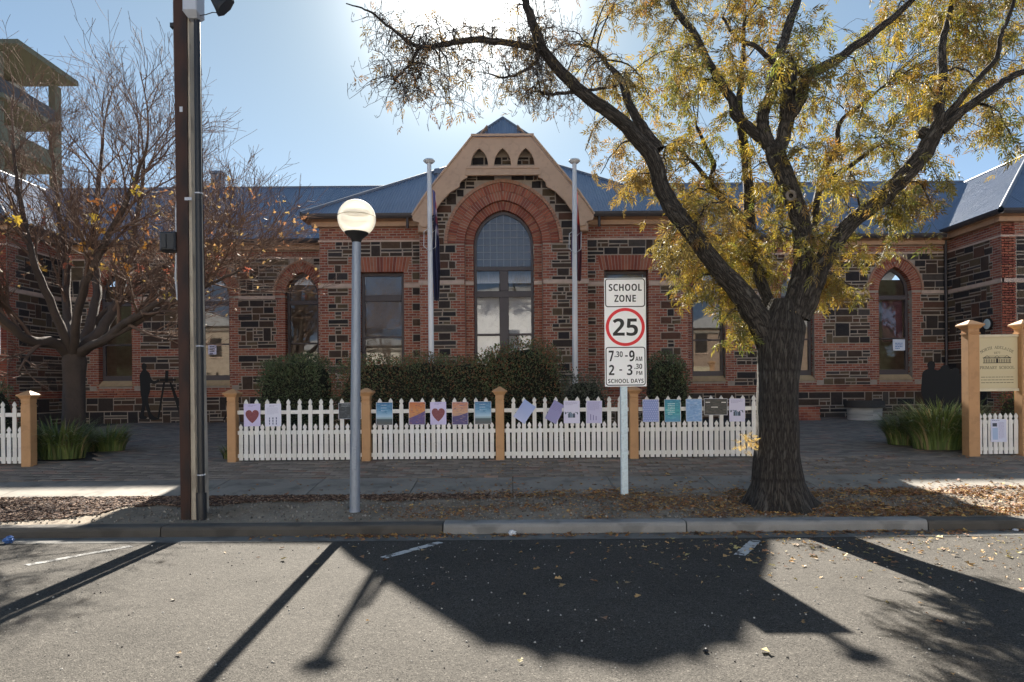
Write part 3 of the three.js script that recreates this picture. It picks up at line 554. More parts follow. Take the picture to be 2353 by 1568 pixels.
for (const s of [-1, 1]) roofPlane([V(XC + s * GX, GY0, GZ), V(XC + s * jx, jy, GZ), GA, V(XC, 9.2, -22.9), V(XC + s * GX, GY0, -22.9)]);
roofPlane([V(XC - jx - 0.06, jy - 0.04, GZ + 0.04), V(XC + jx + 0.06, jy - 0.04, GZ + 0.04), GA]);
const KP = 3.78, PT = 0.74, PY_ = EV + KP * PT;
for (const s of [1, -1]) {
  const xi = s > 0 ? 13.42 : -13.82, xm = xi + s * KP, xo = xm + s * KP, A = V(xm, PY_, -EDC - KP), B = V(xm, PY_, -28.8);
  roofPlane([V(xi, EV, -EDC), V(xi, EV, -28.8), B, A]); roofPlane([V(xo, EV, -28.8), V(xo, EV, -EDC), A, B], 3); roofPlane([V(xi, EV, -EDC), V(xo, EV, -EDC), A]);
}
{ // ridge and hip capping
  const cap = (a, b, r = 0.055) => sweep([a, b], [r, r], 8), up = v => v.clone().add(V(0, 0.012, 0)), l = [];
  l.push(cap(V(-17.4, RY, -RID), V(17, RY, -RID)), cap(up(V(cl, EV, -EDC)), up(CA)), cap(up(V(cr, EV, -EDC)), up(CA)), cap(V(XC - jx, jy, GZ), GA, 0.04), cap(V(XC + jx, jy, GZ), GA, 0.04));
  for (const s of [1, -1]) { const xi = s > 0 ? 13.42 : -13.82, xm = xi + s * KP; l.push(cap(V(xi, EV, -EDC), V(xm, PY_, -EDC - KP)), cap(V(xm, PY_, -EDC - KP), V(xm, PY_, -28.8))); }
  part('ridge_capping', merge(l), M.roofCap, school);
}
{ // gutters, soffits and boards under the eaves
  const gut = (p, q, side) => { const d = V().subVectors(q, p), L = d.length(), s = poly([[0, 0], [0.075, 0], [0.11, 0.06], [0.12, 0.125], [0.108, 0.125], [0.098, 0.06], [0.07, 0.012], [0, 0.012]]); const g = new THREE.ExtrudeGeometry(s, { depth: L, bevelEnabled: false }); const b = boxUV(g), z = d.clone().normalize(), x = V(0, 1, 0).cross(z).normalize(); b.applyMatrix4(new THREE.Matrix4().makeBasis(x, V(0, 1, 0), z).setPosition(p.x, p.y, p.z)); return b; };
  const G = (a, b, c, d, y = EV - 0.15) => part('gutter', b === d ? gut(V(c, y, -d), V(a, y, -b)) : gut(V(a, y, -b), V(c, y, -d)), M.gutterMetal, school);
  // x = up cross direction of travel: gutters run so that they hang on the street side
  G(PXL + 0.33, EDM, cl, EDM, EM - 0.15); G(cr, EDM, 13.42, EDM, EM - 0.15); G(cl, EDC, XC - 2.4, EDC); G(XC + 2.4, EDC, cr, EDC); G(13.42, EDC, 21, EDC); G(-21.4, EDC, -13.82, EDC);
  G(13.42, EDC, 13.42, EDM + 0.1); G(-13.82, EDM + 0.1, -13.82, EDC);
  const B = (x0, x1, z0, z1, e = EV) => part('fascia_board', cbox(x0, x1, e - 0.29, e - 0.152, z0, z1, 0.012), M.trim, school), o = 0.17;
  B(PXL + 0.15, XL - 0.2, -DM - 0.01, -DM + o, EM); B(XR + 0.2, PXR - 0.15, -DM - 0.01, -DM + o, EM); B(XL - o, XC - 2.34, -DC - 0.01, -DC + o); B(XC + 2.34, XR + o, -DC - 0.01, -DC + o); B(PXR - o, 21, -DC - 0.01, -DC + o); B(-21.4, PXL + o, -DC - 0.01, -DC + o);
  B(PXR - o, PXR + 0.01, -DM + o, -DC - 0.011); B(PXL - 0.01, PXL + o, -DM + o, -DC - 0.011);
  part('soffit', merge([box(PXL, PXR, EM - 0.15, EM - 0.13, -DM - 0.2, -EDM), box(cl, XC - 2.31, EV - 0.151, EV - 0.131, -DC - 0.2, -EDC), box(XC + 2.31, cr, EV - 0.151, EV - 0.131, -DC - 0.2, -EDC), box(13.42, 21, EV - 0.152, EV - 0.132, -DM, -EDC), box(-21.4, -13.82, EV - 0.152, EV - 0.132, -DM, -EDC)]), M.trim, school);
  for (const [x, d] of [[PXR - 0.09, DM - 0.1], [PXL + 0.09, DM - 0.1]]) part('downpipe', merge([cyl(0.045, 0.045, EV - 0.75, x, 0.55, -d, 10), ...[1.6, 3.4, 5.2].map(h => cyl(0.055, 0.055, 0.05, x, h, -d, 10))]), M.gutterMetal, school);
  for (const s of [-1, 1]) part('downpipe', cyl(0.04, 0.04, 0.3, XC + s * 2.62, EV - 0.42, -EDC + 0.02, 10), M.gutterMetal, school);
}
{ // fretted barge board of the gable
  const half = [[0.795, 8.33], [1.596, 7.33], [2.03, 6.79], [2.42, 6.2], [2.40, 6.06], [2.25, 6.03], [2.19, 5.92], [2.07, 5.90], [2.01, 6.03], [1.94, 6.16], [1.81, 6.355], [1.66, 6.57], [1.41, 6.83], [1.165, 6.97], [1.15, 7.08], [1.06, 7.17], [0.964, 7.21], [0.949, 7.27]];
  const s = poly([...half, ...half.slice().reverse().map(([x, y]) => [-x, y])]);
  for (const c of [-0.62, 0, 0.62]) { const h = new THREE.Path(); h.moveTo(c - 0.235, 7.52); h.lineTo(c + 0.235, 7.52); h.quadraticCurveTo(c + 0.235, 7.84, c, 8.0); h.quadraticCurveTo(c - 0.235, 7.84, c - 0.235, 7.52); s.holes.push(h); }
  const g = extr(s, 0.05, 0.008); g.translate(XC, 0, -17.5); part('barge_board', g, M.trim, school);
  const edge = []; for (const q of [-1, 1]) edge.push(sweep([[0.78, 8.36], [1.596, 7.36], [2.04, 6.81], [2.44, 6.21]].map(([x, y]) => V(XC + q * x, y, -17.43)), [0.03, 0.03, 0.03, 0.03], 6)); edge.push(cbox(XC - 0.84, XC + 0.84, 8.30, 8.37, -17.51, -17.4), cbox(XC - 1.0, XC + 1.0, 7.262, 7.36, -17.44, -17.415), cbox(XC - 0.98, XC + 0.98, 7.44, 7.475, -17.44, -17.418));
  part('barge_moulding', merge(edge), M.trim, school);
  part('gable_soffit', merge([-1, 1].map(q => { const a = Math.atan(GT), g2 = new THREE.BoxGeometry(0.02, 3.2, 0.42); g2.rotateZ(q * (PI / 2 - a)); g2.translate(XC + q * 1.42, 7.38, -17.66); return boxUV(g2); })), M.trim, school);
  for (const q of [-1, 1]) part('gable_bracket', cbox(XC + q * 2.16 - 0.13, XC + q * 2.16 + 0.13, 5.78, 6.02, -17.84, -17.51, 0.03), M.trim, school);
}
{ // vents and a roof light
  const vp = P(1008, 403, 20.9); part('roof_vent', merge([cyl(0.11, 0.11, 0.5, vp.x, vp.y - 0.42, vp.z, 14), cyl(0.17, 0.15, 0.16, vp.x, vp.y + 0.02, vp.z, 14)]), M.roofCap, school);
  const cp = P(501, 415, 24.6); part('chimney', merge([box(cp.x - 0.19, cp.x + 0.19, cp.y - 0.6, cp.y + 0.2, cp.z - 0.2, cp.z + 0.2), cbox(cp.x - 0.24, cp.x + 0.24, cp.y + 0.2, cp.y + 0.3, cp.z - 0.25, cp.z + 0.25)]), M.roofCap, school);
  const b = new THREE.BoxGeometry(0.95, 0.32, 0.9); b.rotateZ(Math.atan(PT)); const at = P(2272, 446, 21.9); b.translate(at.x - 0.06, at.y + 0.1, at.z); part('roof_light', boxUV(b), M.gutterMetal, school);
}

// ---------- picket fences ----------
const DF = 11.7, GF = gy(DF);
function picketShape(h, w = 0.066) { // square foot, notched neck and pointed acorn head
  const a = w / 2, s = new THREE.Shape(); s.moveTo(-a, 0); s.lineTo(a, 0); s.lineTo(a, h - 0.125); s.lineTo(a * 0.62, h - 0.105); s.lineTo(a * 0.62, h - 0.088);
  s.quadraticCurveTo(a * 1.25, h - 0.07, a * 0.9, h - 0.045); s.lineTo(0, h); s.lineTo(-a * 0.9, h - 0.045); s.quadraticCurveTo(-a * 1.25, h - 0.07, -a * 0.62, h - 0.088); s.lineTo(-a * 0.62, h - 0.105); s.lineTo(-a, h - 0.125); s.closePath(); return s;
}
const PK = {}; function picketGeo(h) { const k = h.toFixed(3); return PK[k] ??= extr(picketShape(h), 0.016, 0.002, 3); }
const paints = [M.white, std([0.85, 0.82, 0.77], { map: T.paint, roughness: 0.6 }), std([0.90, 0.88, 0.85], { map: T.paint, roughness: 0.5 })];
const capGeo = merge([taper([-0.135, 0.135, -0.135, 0.135, 0.03], [-0.015, 0.015, -0.015, 0.015, 0.105]), cbox(-0.135, 0.135, 0.008, 0.03, -0.135, 0.135, 0.006), taper([-0.088, 0.088, -0.088, 0.088, -0.04], [-0.12, 0.12, -0.12, 0.12, 0.009])]);
function fencePost(parent, x, z, h, w = 0.155) {
  const p = part('post', merge([cbox(x - w / 2, x + w / 2, GF - 0.1, GF + h - 0.15, z - w / 2, z + w / 2, 0.008), cbox(x - w / 2 + 0.008, x + w / 2 - 0.008, GF + h - 0.152, GF + h - 0.13, z - w / 2 + 0.008, z + w / 2 - 0.008, 0.004), cbox(x - w / 2, x + w / 2, GF + h - 0.132, GF + h - 0.04, z - w / 2, z + w / 2, 0.008)]), M.post, parent);
  const c = part('post_cap', capGeo, M.post, p); c.position.set(x, GF + h - 0.02, z); return p;
}
function rail(parent, x0, x1, y, z, h = 0.07) { part('rail', cbox(x0, x1, y - h / 2, y + h / 2, z - 0.035, z, 0.005), M.white, parent); }
function pickets(parent, x0, x1, n, hs, z, r) { const pitch = (x1 - x0) / n; for (let i = 0; i < n; i++) { const x = x0 + pitch * (i + 0.5), p = part('picket', picketGeo(hs(i)), pick(r, paints), parent); p.position.set(x + (r() - 0.5) * 0.004, GF + 0.025, z); p.rotation.z = (r() - 0.5) * 0.012; } }
const FZ = -DF, postX = [-5.01, -2.612, -0.222, 2.172, 4.567];
{
  const f = thing('picket_fence', 'long white picket fence with four tan posts hung with paper posters', 'picket fence', [0, 0, 0], 'picket fences along the school front'), r = rng(201);
  postX.forEach(x => fencePost(f, x, FZ, 1.22));
  for (let i = 0; i < 4; i++) { const a = postX[i] + 0.078, b = postX[i + 1] - 0.078; rail(f, a, b, 1.185, FZ - 0.004); rail(f, a, b, 0.82, FZ - 0.004); rail(f, a, b, 0.405, FZ - 0.004); pickets(f, a + 0.02, b - 0.02, 23, k => k % 2 ? 1.09 : 0.645, FZ, r); }
}
{
  const f = thing('picket_fence', 'short end of white picket fence with one tan post beside flax clumps', 'picket fence', [0, 0, 0], 'picket fences along the school front'), r = rng(202), xp = PX(66, 1000, 11.5), z = -11.5;
  fencePost(f, xp, z, 1.22, 0.17); const a = xp - 2.4 + 0.08, b = xp - 0.085;
  rail(f, a, b, 1.185, z - 0.004); rail(f, a, b, 0.82, z - 0.004); rail(f, a, b, 0.405, z - 0.004); pickets(f, a + 0.01, b - 0.01, 22, k => k % 2 ? 0.645 : 1.09, z, r); fencePost(f, xp - 2.4, z, 1.22, 0.17);
}
const SX0 = PX(2231, 900, DF), SX1 = PX(2353, 900, DF);
{
  const f = thing('picket_fence', 'low white picket fence between the posts of the school name board', 'picket fence', [0, 0, 0], 'picket fences along the school front'), r = rng(203);
  const a = SX0 + 0.1, b = SX1 - 0.1; rail(f, a, b, 0.90, FZ - 0.004, 0.06); rail(f, a, b, 0.42, FZ - 0.004, 0.06); pickets(f, a + 0.005, b - 0.005, 8, () => 0.73, FZ, r);
  rail(f, SX1 + 0.1, SX1 + 2, 0.90, FZ - 0.004, 0.06); rail(f, SX1 + 0.1, SX1 + 2, 0.42, FZ - 0.004, 0.06); pickets(f, SX1 + 0.11, SX1 + 1.99, 19, () => 0.73, FZ, r);
}
function canvasTex(w, h, draw) { const c = document.createElement('canvas'); c.width = w; c.height = h; const x = c.getContext('2d'); draw(x, w, h); const t = new THREE.CanvasTexture(c); t.colorSpace = THREE.SRGBColorSpace; t.magFilter = THREE.LinearFilter; return t; }
{ // school name board
  const s = thing('school_sign', 'cream school name board on two tan posts reading north adelaide primary school', 'sign');
  for (const x of [SX0, SX1]) {
    const w = 0.2, h = 2.17, p = part('post', merge([cbox(x - w / 2, x + w / 2, GF - 0.1, GF + h, FZ - w / 2, FZ + w / 2, 0.01), cbox(x - w / 2 - 0.012, x + w / 2 + 0.012, GF + h + 0.001, GF + h + 0.03, FZ - w / 2 - 0.012, FZ + w / 2 + 0.012, 0.008), cbox(x - w / 2, x + w / 2, GF + h + 0.031, GF + h + 0.1, FZ - w / 2, FZ + w / 2, 0.01)]), M.post, s);
    const c = part('post_cap', capGeo, M.post, p); c.position.set(x, GF + h + 0.14, FZ); c.scale.set(1.2, 1.1, 1.2);
  }
  const y0 = PY(2290, 893, DF), y1 = PY(2290, 775, DF), x0 = SX0 + 0.1, x1 = SX1 - 0.1;
  part('board', cbox(x0, x1, y0, y1, FZ - 0.03, FZ, 0.004), std([0.62, 0.54, 0.38], { map: T.paint, roughness: 0.6 }), s);
  part('board_frame', merge([cbox(x0, x1, y1 + 0.001, y1 + 0.045, FZ - 0.05, FZ + 0.03, 0.006), cbox(x0, x1, y0 - 0.05, y0 - 0.001, FZ - 0.05, FZ + 0.03, 0.006)]), std([0.75, 0.66, 0.48], { map: T.paint, roughness: 0.6 }), s);
  const W = 640, H = 760, t = canvasTex(W, H, (x, w, h) => {
    x.fillStyle = '#d0c29e'; x.fillRect(0, 0, w, h); x.fillStyle = x.strokeStyle = '#2b2722'; x.textAlign = 'center'; x.textBaseline = 'middle';
    const arc = (s, cx, cy, R, from, to, font) => { x.font = font; [...s].forEach((ch, i) => { const a = lerp(from, to, i / (s.length - 1)); x.save(); x.translate(cx + R * Math.sin(a), cy - R * Math.cos(a)); x.rotate(a); x.fillText(ch, 0, 0); x.restore(); }); };
    arc('NORTH ADELAIDE', w / 2, 640, 490, -0.52, 0.52, '58px serif');
    x.font = '46px serif'; x.fillText('1877', w / 2, 232);
    // a line drawing of the school front
    x.lineWidth = 5; const y = 380; x.strokeRect(110, 310, 420, y - 310); x.fillRect(100, y - 4, 440, 10);
    for (let i = 0; i < 16; i++) { const X = 122 + i * 26; x.fillRect(X, 325, 11, 48); }
    for (const c of [165, 320, 475]) { x.beginPath(); x.moveTo(c - 52, 312); x.lineTo(c, 272); x.lineTo(c + 52, 312); x.closePath(); x.stroke(); }
    x.fillRect(96, 300, 448, 9); x.beginPath(); x.moveTo(120, 300); x.lineTo(150, 280); x.lineTo(490, 280); x.lineTo(520, 300); x.stroke(); x.fillRect(308, 318, 24, 60);
    x.font = '60px serif'; x.fillText('PRIMARY  SCHOOL', w / 2, 452);
    x.globalAlpha = 0.75; [590, 632, 674].forEach((Y, k) => { let X = 66; const r = rng(900 + k); while (X < 560) { const L = 22 + r() * 46; x.fillRect(X, Y, Math.min(L, 576 - X), 8); X += L + 10; } });
  });
  const pl = new THREE.PlaneGeometry(x1 - x0 - 0.02, y1 - y0 - 0.01); pl.translate((x0 + x1) / 2, (y0 + y1) / 2, FZ + 0.003); part('lettering', pl, std(0xffffff, { map: t, roughness: 0.7 }), s);
}
// ---------- posters ----------
function textLines(x, x0, y0, w, n, gap, color, th = 4, seed = 1) { const r = rng(seed); x.fillStyle = color; for (let i = 0; i < n; i++) { let X = x0; const end = x0 + w * (i === n - 1 ? 0.6 : 0.92 + 0.08 * r()); while (X < end) { const L = 8 + r() * 26; x.fillRect(X, y0 + i * gap, Math.min(L, end - X), th); X += L + 5; } } }
const mottled = (x, w, h, seed, n, cols, s0, s1) => { const r = rng(seed); for (let i = 0; i < n; i++) { x.fillStyle = pick(r, cols); x.globalAlpha = 0.16 + 0.25 * r(); const s = lerp(s0, s1, r()); x.beginPath(); x.ellipse(r() * w, r() * h, s * (1 + r()), s * 0.5, 0, 0, 7); x.fill(); } x.globalAlpha = 1; };
const grad = (x, h, stops) => { const g = x.createLinearGradient(0, 0, 0, h); stops.forEach(([t, c]) => g.addColorStop(t, c)); return g; };
const D_ = {
  heart: (x, w, h) => { x.fillStyle = '#cfc6ea'; x.fillRect(0, 0, w, h); textLines(x, 60, 22, 120, 2, 16, '#8d85b8', 5, 3); x.fillStyle = '#7d3340'; x.beginPath(); x.moveTo(w / 2, h * 0.86); x.bezierCurveTo(w * 0.05, h * 0.62, 0, h * 0.34, w * 0.25, h * 0.29); x.bezierCurveTo(w * 0.4, h * 0.26, w * 0.48, h * 0.34, w / 2, h * 0.39); x.bezierCurveTo(w * 0.52, h * 0.34, w * 0.6, h * 0.26, w * 0.75, h * 0.29); x.bezierCurveTo(w, h * 0.34, w * 0.95, h * 0.62, w / 2, h * 0.86); x.save(); x.fill(); x.clip(); mottled(x, w, h, 5, 160, ['#a8545c', '#5a2030', '#c08080', '#8a4048'], 3, 9); x.restore(); },
  letter: (x, w, h) => { x.fillStyle = '#e4e4f4'; x.fillRect(0, 0, w, h); textLines(x, 60, 20, 130, 2, 16, '#a7a7c6', 6, 6); textLines(x, 30, 60, 175, 7, 15, '#b0b0cc', 4, 7); x.fillStyle = '#37457a'; const r = rng(8); for (let k = 0; k < 3; k++) for (let i = 0; i < 3; i++) { x.beginPath(); x.arc(66 + k * 50, 212 + i * 38, 7 + 3 * r(), 0, 7); x.fill(); x.fillRect(60 + k * 50, 220 + i * 38, 12, 14); } },
  night: (x, w, h) => { x.fillStyle = '#2c343d'; x.fillRect(0, 0, w, h); mottled(x, w, h, 9, 220, ['#5d6b75', '#151b22', '#7f8c92', '#3d4a52'], 4, 16); textLines(x, 40, 24, 190, 2, 18, '#9aa3aa', 6, 10); },
  sea: (x, w, h) => { x.fillStyle = grad(x, h, [[0, '#2f6d9c'], [0.35, '#5b94bd'], [0.62, '#a9c8de'], [0.72, '#8fa9b4'], [0.75, '#3f5560'], [1, '#5a5a58']]); x.fillRect(0, 0, w, h); mottled(x, w, h * 0.5, 11, 60, ['#8fc0e0', '#205a88'], 4, 18); textLines(x, 70, 40, 90, 3, 40, '#d6e6f0', 5, 12); },
  sunset: (x, w, h) => { x.fillStyle = grad(x, h, [[0, '#c46a3c'], [0.4, '#d08a4c'], [1, '#c08060']]); x.fillRect(0, 0, w, h); x.fillStyle = '#5c4a86'; x.beginPath(); x.moveTo(0, h * 0.72); x.quadraticCurveTo(w * 0.5, h * 0.6, w, h * 0.38); x.lineTo(w, h); x.lineTo(0, h); x.fill(); mottled(x, w, h, 13, 120, ['#e0a060', '#7a6aa0', '#4a3a70', '#b05a40'], 4, 16); },
  dusk: (x, w, h) => { x.fillStyle = grad(x, h, [[0, '#c07860'], [0.45, '#c99a78'], [1, '#a08090']]); x.fillRect(0, 0, w, h); x.fillStyle = '#4d4278'; x.beginPath(); x.moveTo(0, h * 0.62); x.quadraticCurveTo(w * 0.3, h * 0.66, w, h * 0.46); x.lineTo(w, h); x.lineTo(0, h); x.fill(); mottled(x, w, h, 14, 120, ['#d8b090', '#6a5a90', '#40346a'], 4, 16); textLines(x, 60, 60, 110, 2, 30, '#e0c8b8', 4, 15); },
  plainBlue: (x, w, h) => { x.fillStyle = grad(x, h, [[0, '#9fb2e6'], [1, '#c4cdf2']]); x.fillRect(0, 0, w, h); },
  plainLilac: (x, w, h) => { x.fillStyle = '#a9a6d6'; x.fillRect(0, 0, w, h); textLines(x, 30, 40, 175, 5, 24, '#8f8bc2', 6, 17); },
  class_: (x, w, h) => { x.fillStyle = '#dcd9f0'; x.fillRect(0, 0, w, h); textLines(x, 24, 22, 190, 3, 18, '#a9a4c8', 6, 18); const r = rng(19); for (let i = 0; i < 26; i++) { x.fillStyle = pick(r, ['#3a4a66', '#566c88', '#7c90a8', '#2a3448']); x.beginPath(); x.arc(24 + 190 * r(), 172 + 26 * r(), 8, 0, 7); x.fill(); x.fillRect(60 + 100 * r(), 196, 16, 56); } },
  note: (x, w, h) => { x.fillStyle = '#c8c4e6'; x.fillRect(0, 0, w, h); textLines(x, 26, 22, 180, 8, 16, '#918cc0', 5, 20); x.fillStyle = '#6a66a8'; for (let k = 0; k < 3; k++) x.fillRect(60 + k * 42, 200 + k * 14, 10, 90 - k * 14); },
  dots: (x, w, h) => { x.fillStyle = '#8fa0da'; x.fillRect(0, 0, w, h); x.fillStyle = '#b9c4ee'; for (let j = 0; j < 10; j++) for (let i = 0; i < 8; i++) { x.beginPath(); x.arc(18 + i * 32 + (j % 2) * 15, 18 + j * 33, 8, 0, 7); x.fill(); } },
  teal: (x, w, h) => { x.fillStyle = grad(x, h, [[0, '#2f86a8'], [0.5, '#3fa6b0'], [1, '#5b9ac4']]); x.fillRect(0, 0, w, h); mottled(x, w, h, 21, 70, ['#7fd0d0', '#20708a', '#9adce0'], 6, 24); textLines(x, 50, 60, 110, 7, 26, '#e4f4f4', 7, 22); },
  sky: (x, w, h) => { x.fillStyle = '#86aede'; x.fillRect(0, 0, w, h); mottled(x, w, h, 23, 160, ['#b9d4f2', '#5f8cc8', '#d4e4f6'], 5, 18); textLines(x, 60, 80, 110, 4, 22, '#5a7cb4', 5, 24); },
  photo: (x, w, h) => { x.fillStyle = '#3a3a38'; x.fillRect(0, 0, w, h); mottled(x, w, h, 25, 260, ['#5e5a52', '#22221f', '#746a5c', '#4a5044'], 4, 16); x.fillStyle = '#e8e4dc'; x.fillRect(20, 46, 60, 10); x.fillRect(235, 46, 60, 10); x.fillRect(96, 110, 90, 10); },
  news: (x, w, h) => { x.fillStyle = '#d4d8ee'; x.fillRect(0, 0, w, h); textLines(x, 24, 16, 190, 1, 16, '#8a92bc', 10, 26); x.fillStyle = '#3c4658'; x.fillRect(30, 60, 70, 50); x.fillStyle = '#a9bfe0'; x.fillRect(26, 130, 84, 170); textLines(x, 124, 50, 86, 16, 15, '#9a8fb4', 5, 27); },
};
const DT = {}; for (const k in D_) DT[k] = canvasTex(k === 'night' || k === 'photo' ? 315 : 240, k === 'night' || k === 'photo' ? 220 : 336, (x, w, h) => { D_[k](x, w, h); if (!['letter', 'class_', 'heart', 'plainBlue', 'plainLilac'].includes(k)) { x.strokeStyle = '#e6e6ee'; x.lineWidth = 9; x.strokeRect(0, 0, w, h); } });
const DM_ = {}; for (const k in DT) DM_[k] = std(0xffffff, { map: DT[k], roughness: 0.45, side: THREE.DoubleSide });
function sheetGeo(w, h, curl, r) { // thin card, slightly bowed
  const g = new THREE.BoxGeometry(w, h, 0.002, 6, 6, 1), p = g.attributes.position, a = (r() - 0.5), b = r() * 6;
  for (let i = 0; i < p.count; i++) { const u = p.getX(i) / w, v = p.getY(i) / h; p.setZ(i, p.getZ(i) + curl * (a * u * 1.2 + 0.4 * u * u + 0.25 * Math.sin(v * 5 + b) * u + 0.5 * Math.max(0, -v) ** 2)); }
  g.computeVertexNormals(); return g;
}
{
  const r = rng(301), Z = -DF + 0.034;
  const list = [
    ['heart', 562, 600, 928, 980, 'poster of a dark red heart nearest the leftmost tan post of the fence'],
    ['letter', 610, 648, 928, 980, 'white letter with small blue figures along its foot, left of the lamp post'],
    ['night', 779, 831, 926, 963, 'wide dark poster on the fence half hidden behind the lamp post'],
    ['sea', 865, 903, 925, 977, 'blue sea and sky poster just right of the post behind the lamp'],
    ['sunset', 940, 978, 924, 976, 'orange and purple poster with a bright orange top and slanting edge'],
    ['heart', 989, 1026, 924, 976, 'poster of a dark red heart between two orange and purple posters'],
    ['dusk', 1039, 1076, 924, 976, 'dull pink and purple poster right of the middle heart poster'],
    ['sea', 1091, 1129, 923, 975, 'blue sea and sky poster just left of the middle tan post'],
    ['class_', 1295, 1332, 921, 973, 'white poster with a dark group photograph, left of the speed sign'],
    ['note', 1347, 1383, 921, 973, 'lilac page of writing right beside the school zone sign post'],
    ['dots', 1476, 1513, 918, 970, 'pale violet blue dotted poster nearest the post behind the speed sign'],
    ['teal', 1526, 1563, 918, 970, 'teal poster with white lines of text on the fence'],
    ['sky', 1575, 1612, 917, 969, 'light blue cloudy poster between the teal and the wide dark poster'],
    ['photo', 1617, 1670, 916, 954, 'wide dark brown framed photo poster near the street tree'],
    ['class_', 1674, 1711, 916, 969, 'white poster with a dark group photograph, next to the street tree'],
    ['news', 2274, 2310, 963, 1016, 'pale blue newsletter page on the low fence under the school name board'],
  ];
  for (const [k, x0, x1, y0, y1, label] of list) { const c = P((x0 + x1) / 2, (y0 + y1) / 2, DF), w = (x1 - x0) / FPX * DF, h = (y1 - y0) / FPX * DF, o = single('poster', label, 'poster', sheetGeo(w, h, 0.025, r), DM_[k], 'posters on the picket fences'); o.position.set(c.x, c.y, Z + (k === 'news' ? -0.004 : 0)); o.rotation.set(-0.02, (r() - 0.5) * 0.06, (r() - 0.5) * 0.03); }
  for (const [k, x, y, rz, label] of [['plainBlue', 1205, 946, -0.62, 'pale blue sheet hanging askew by one corner on the fence'], ['plainLilac', 1275, 947, -0.5, 'lilac sheet hanging askew behind the white group photograph poster']]) { const c = P(x, y, DF), o = single('poster', label, 'poster', sheetGeo(0.25, 0.37, 0.07, r), DM_[k], 'posters on the picket fences'); o.position.set(c.x, c.y, Z + (k === 'plainLilac' ? 0.004 : 0.015)); o.rotation.set(0.05, 0.25, rz); }
}

// ---------- street furniture ----------
{ // lamp post with a globe
  const d = 8.32, b = P(815, 1178, d), top = P(819, 546, d), s = thing('lamp_post', 'grey steel lamp post with a cream globe on top', 'lamp post', [b.x, gy(d), -d]), h = top.y - gy(d) - 0.02;
  const lean = (top.x - b.x) / h; s.rotation.z = -lean;
  part('pole', merge([cyl(0.066, 0.054, h, 0, 0, 0, 24), cyl(0.075, 0.07, 0.03, 0, 0.005, 0, 24)]), M.pole, s);
  part('access_cover', cbox(-0.03, 0.03, 0.55, 0.85, 0.045, 0.066, 0.004), M.pole, s);
  const cup = new THREE.LatheGeometry([[0.05, -0.05], [0.062, -0.03], [0.07, 0.0], [0.14, 0.06], [0.155, 0.085], [0.145, 0.09], [0.0, 0.06]].map(([x, y]) => new THREE.Vector2(x, y)), 32); cup.translate(0, h, 0); part('lamp_base', cup, M.black, s);
  const R = 0.239, cy = h + 0.085 + 0.178, glb = new THREE.SphereGeometry(R, 48, 32, 0, 2 * PI, 0, PI - Math.asin(0.152 / R)); glb.translate(0, cy, 0);
  part('globe', glb, new THREE.MeshPhysicalMaterial({ color: col(0.97, 0.95, 0.89), transmission: 0.7, thickness: 0, roughness: 0.9, side: THREE.DoubleSide }), s);
  part('globe_seam', new THREE.TorusGeometry(R + 0.001, 0.0035, 6, 48).rotateX(PI / 2).translate(0, cy + 0.018, 0), std([0.45, 0.38, 0.24], { roughness: 0.6 }), s);
  part('louvre', merge([0.07, 0.095].map(y => { const g = new THREE.CylinderGeometry(0.13, 0.17, 0.006, 32, 1); g.translate(0, cy + y, 0); return g; })), std([0.7, 0.55, 0.32], { roughness: 0.6 }), s);
}
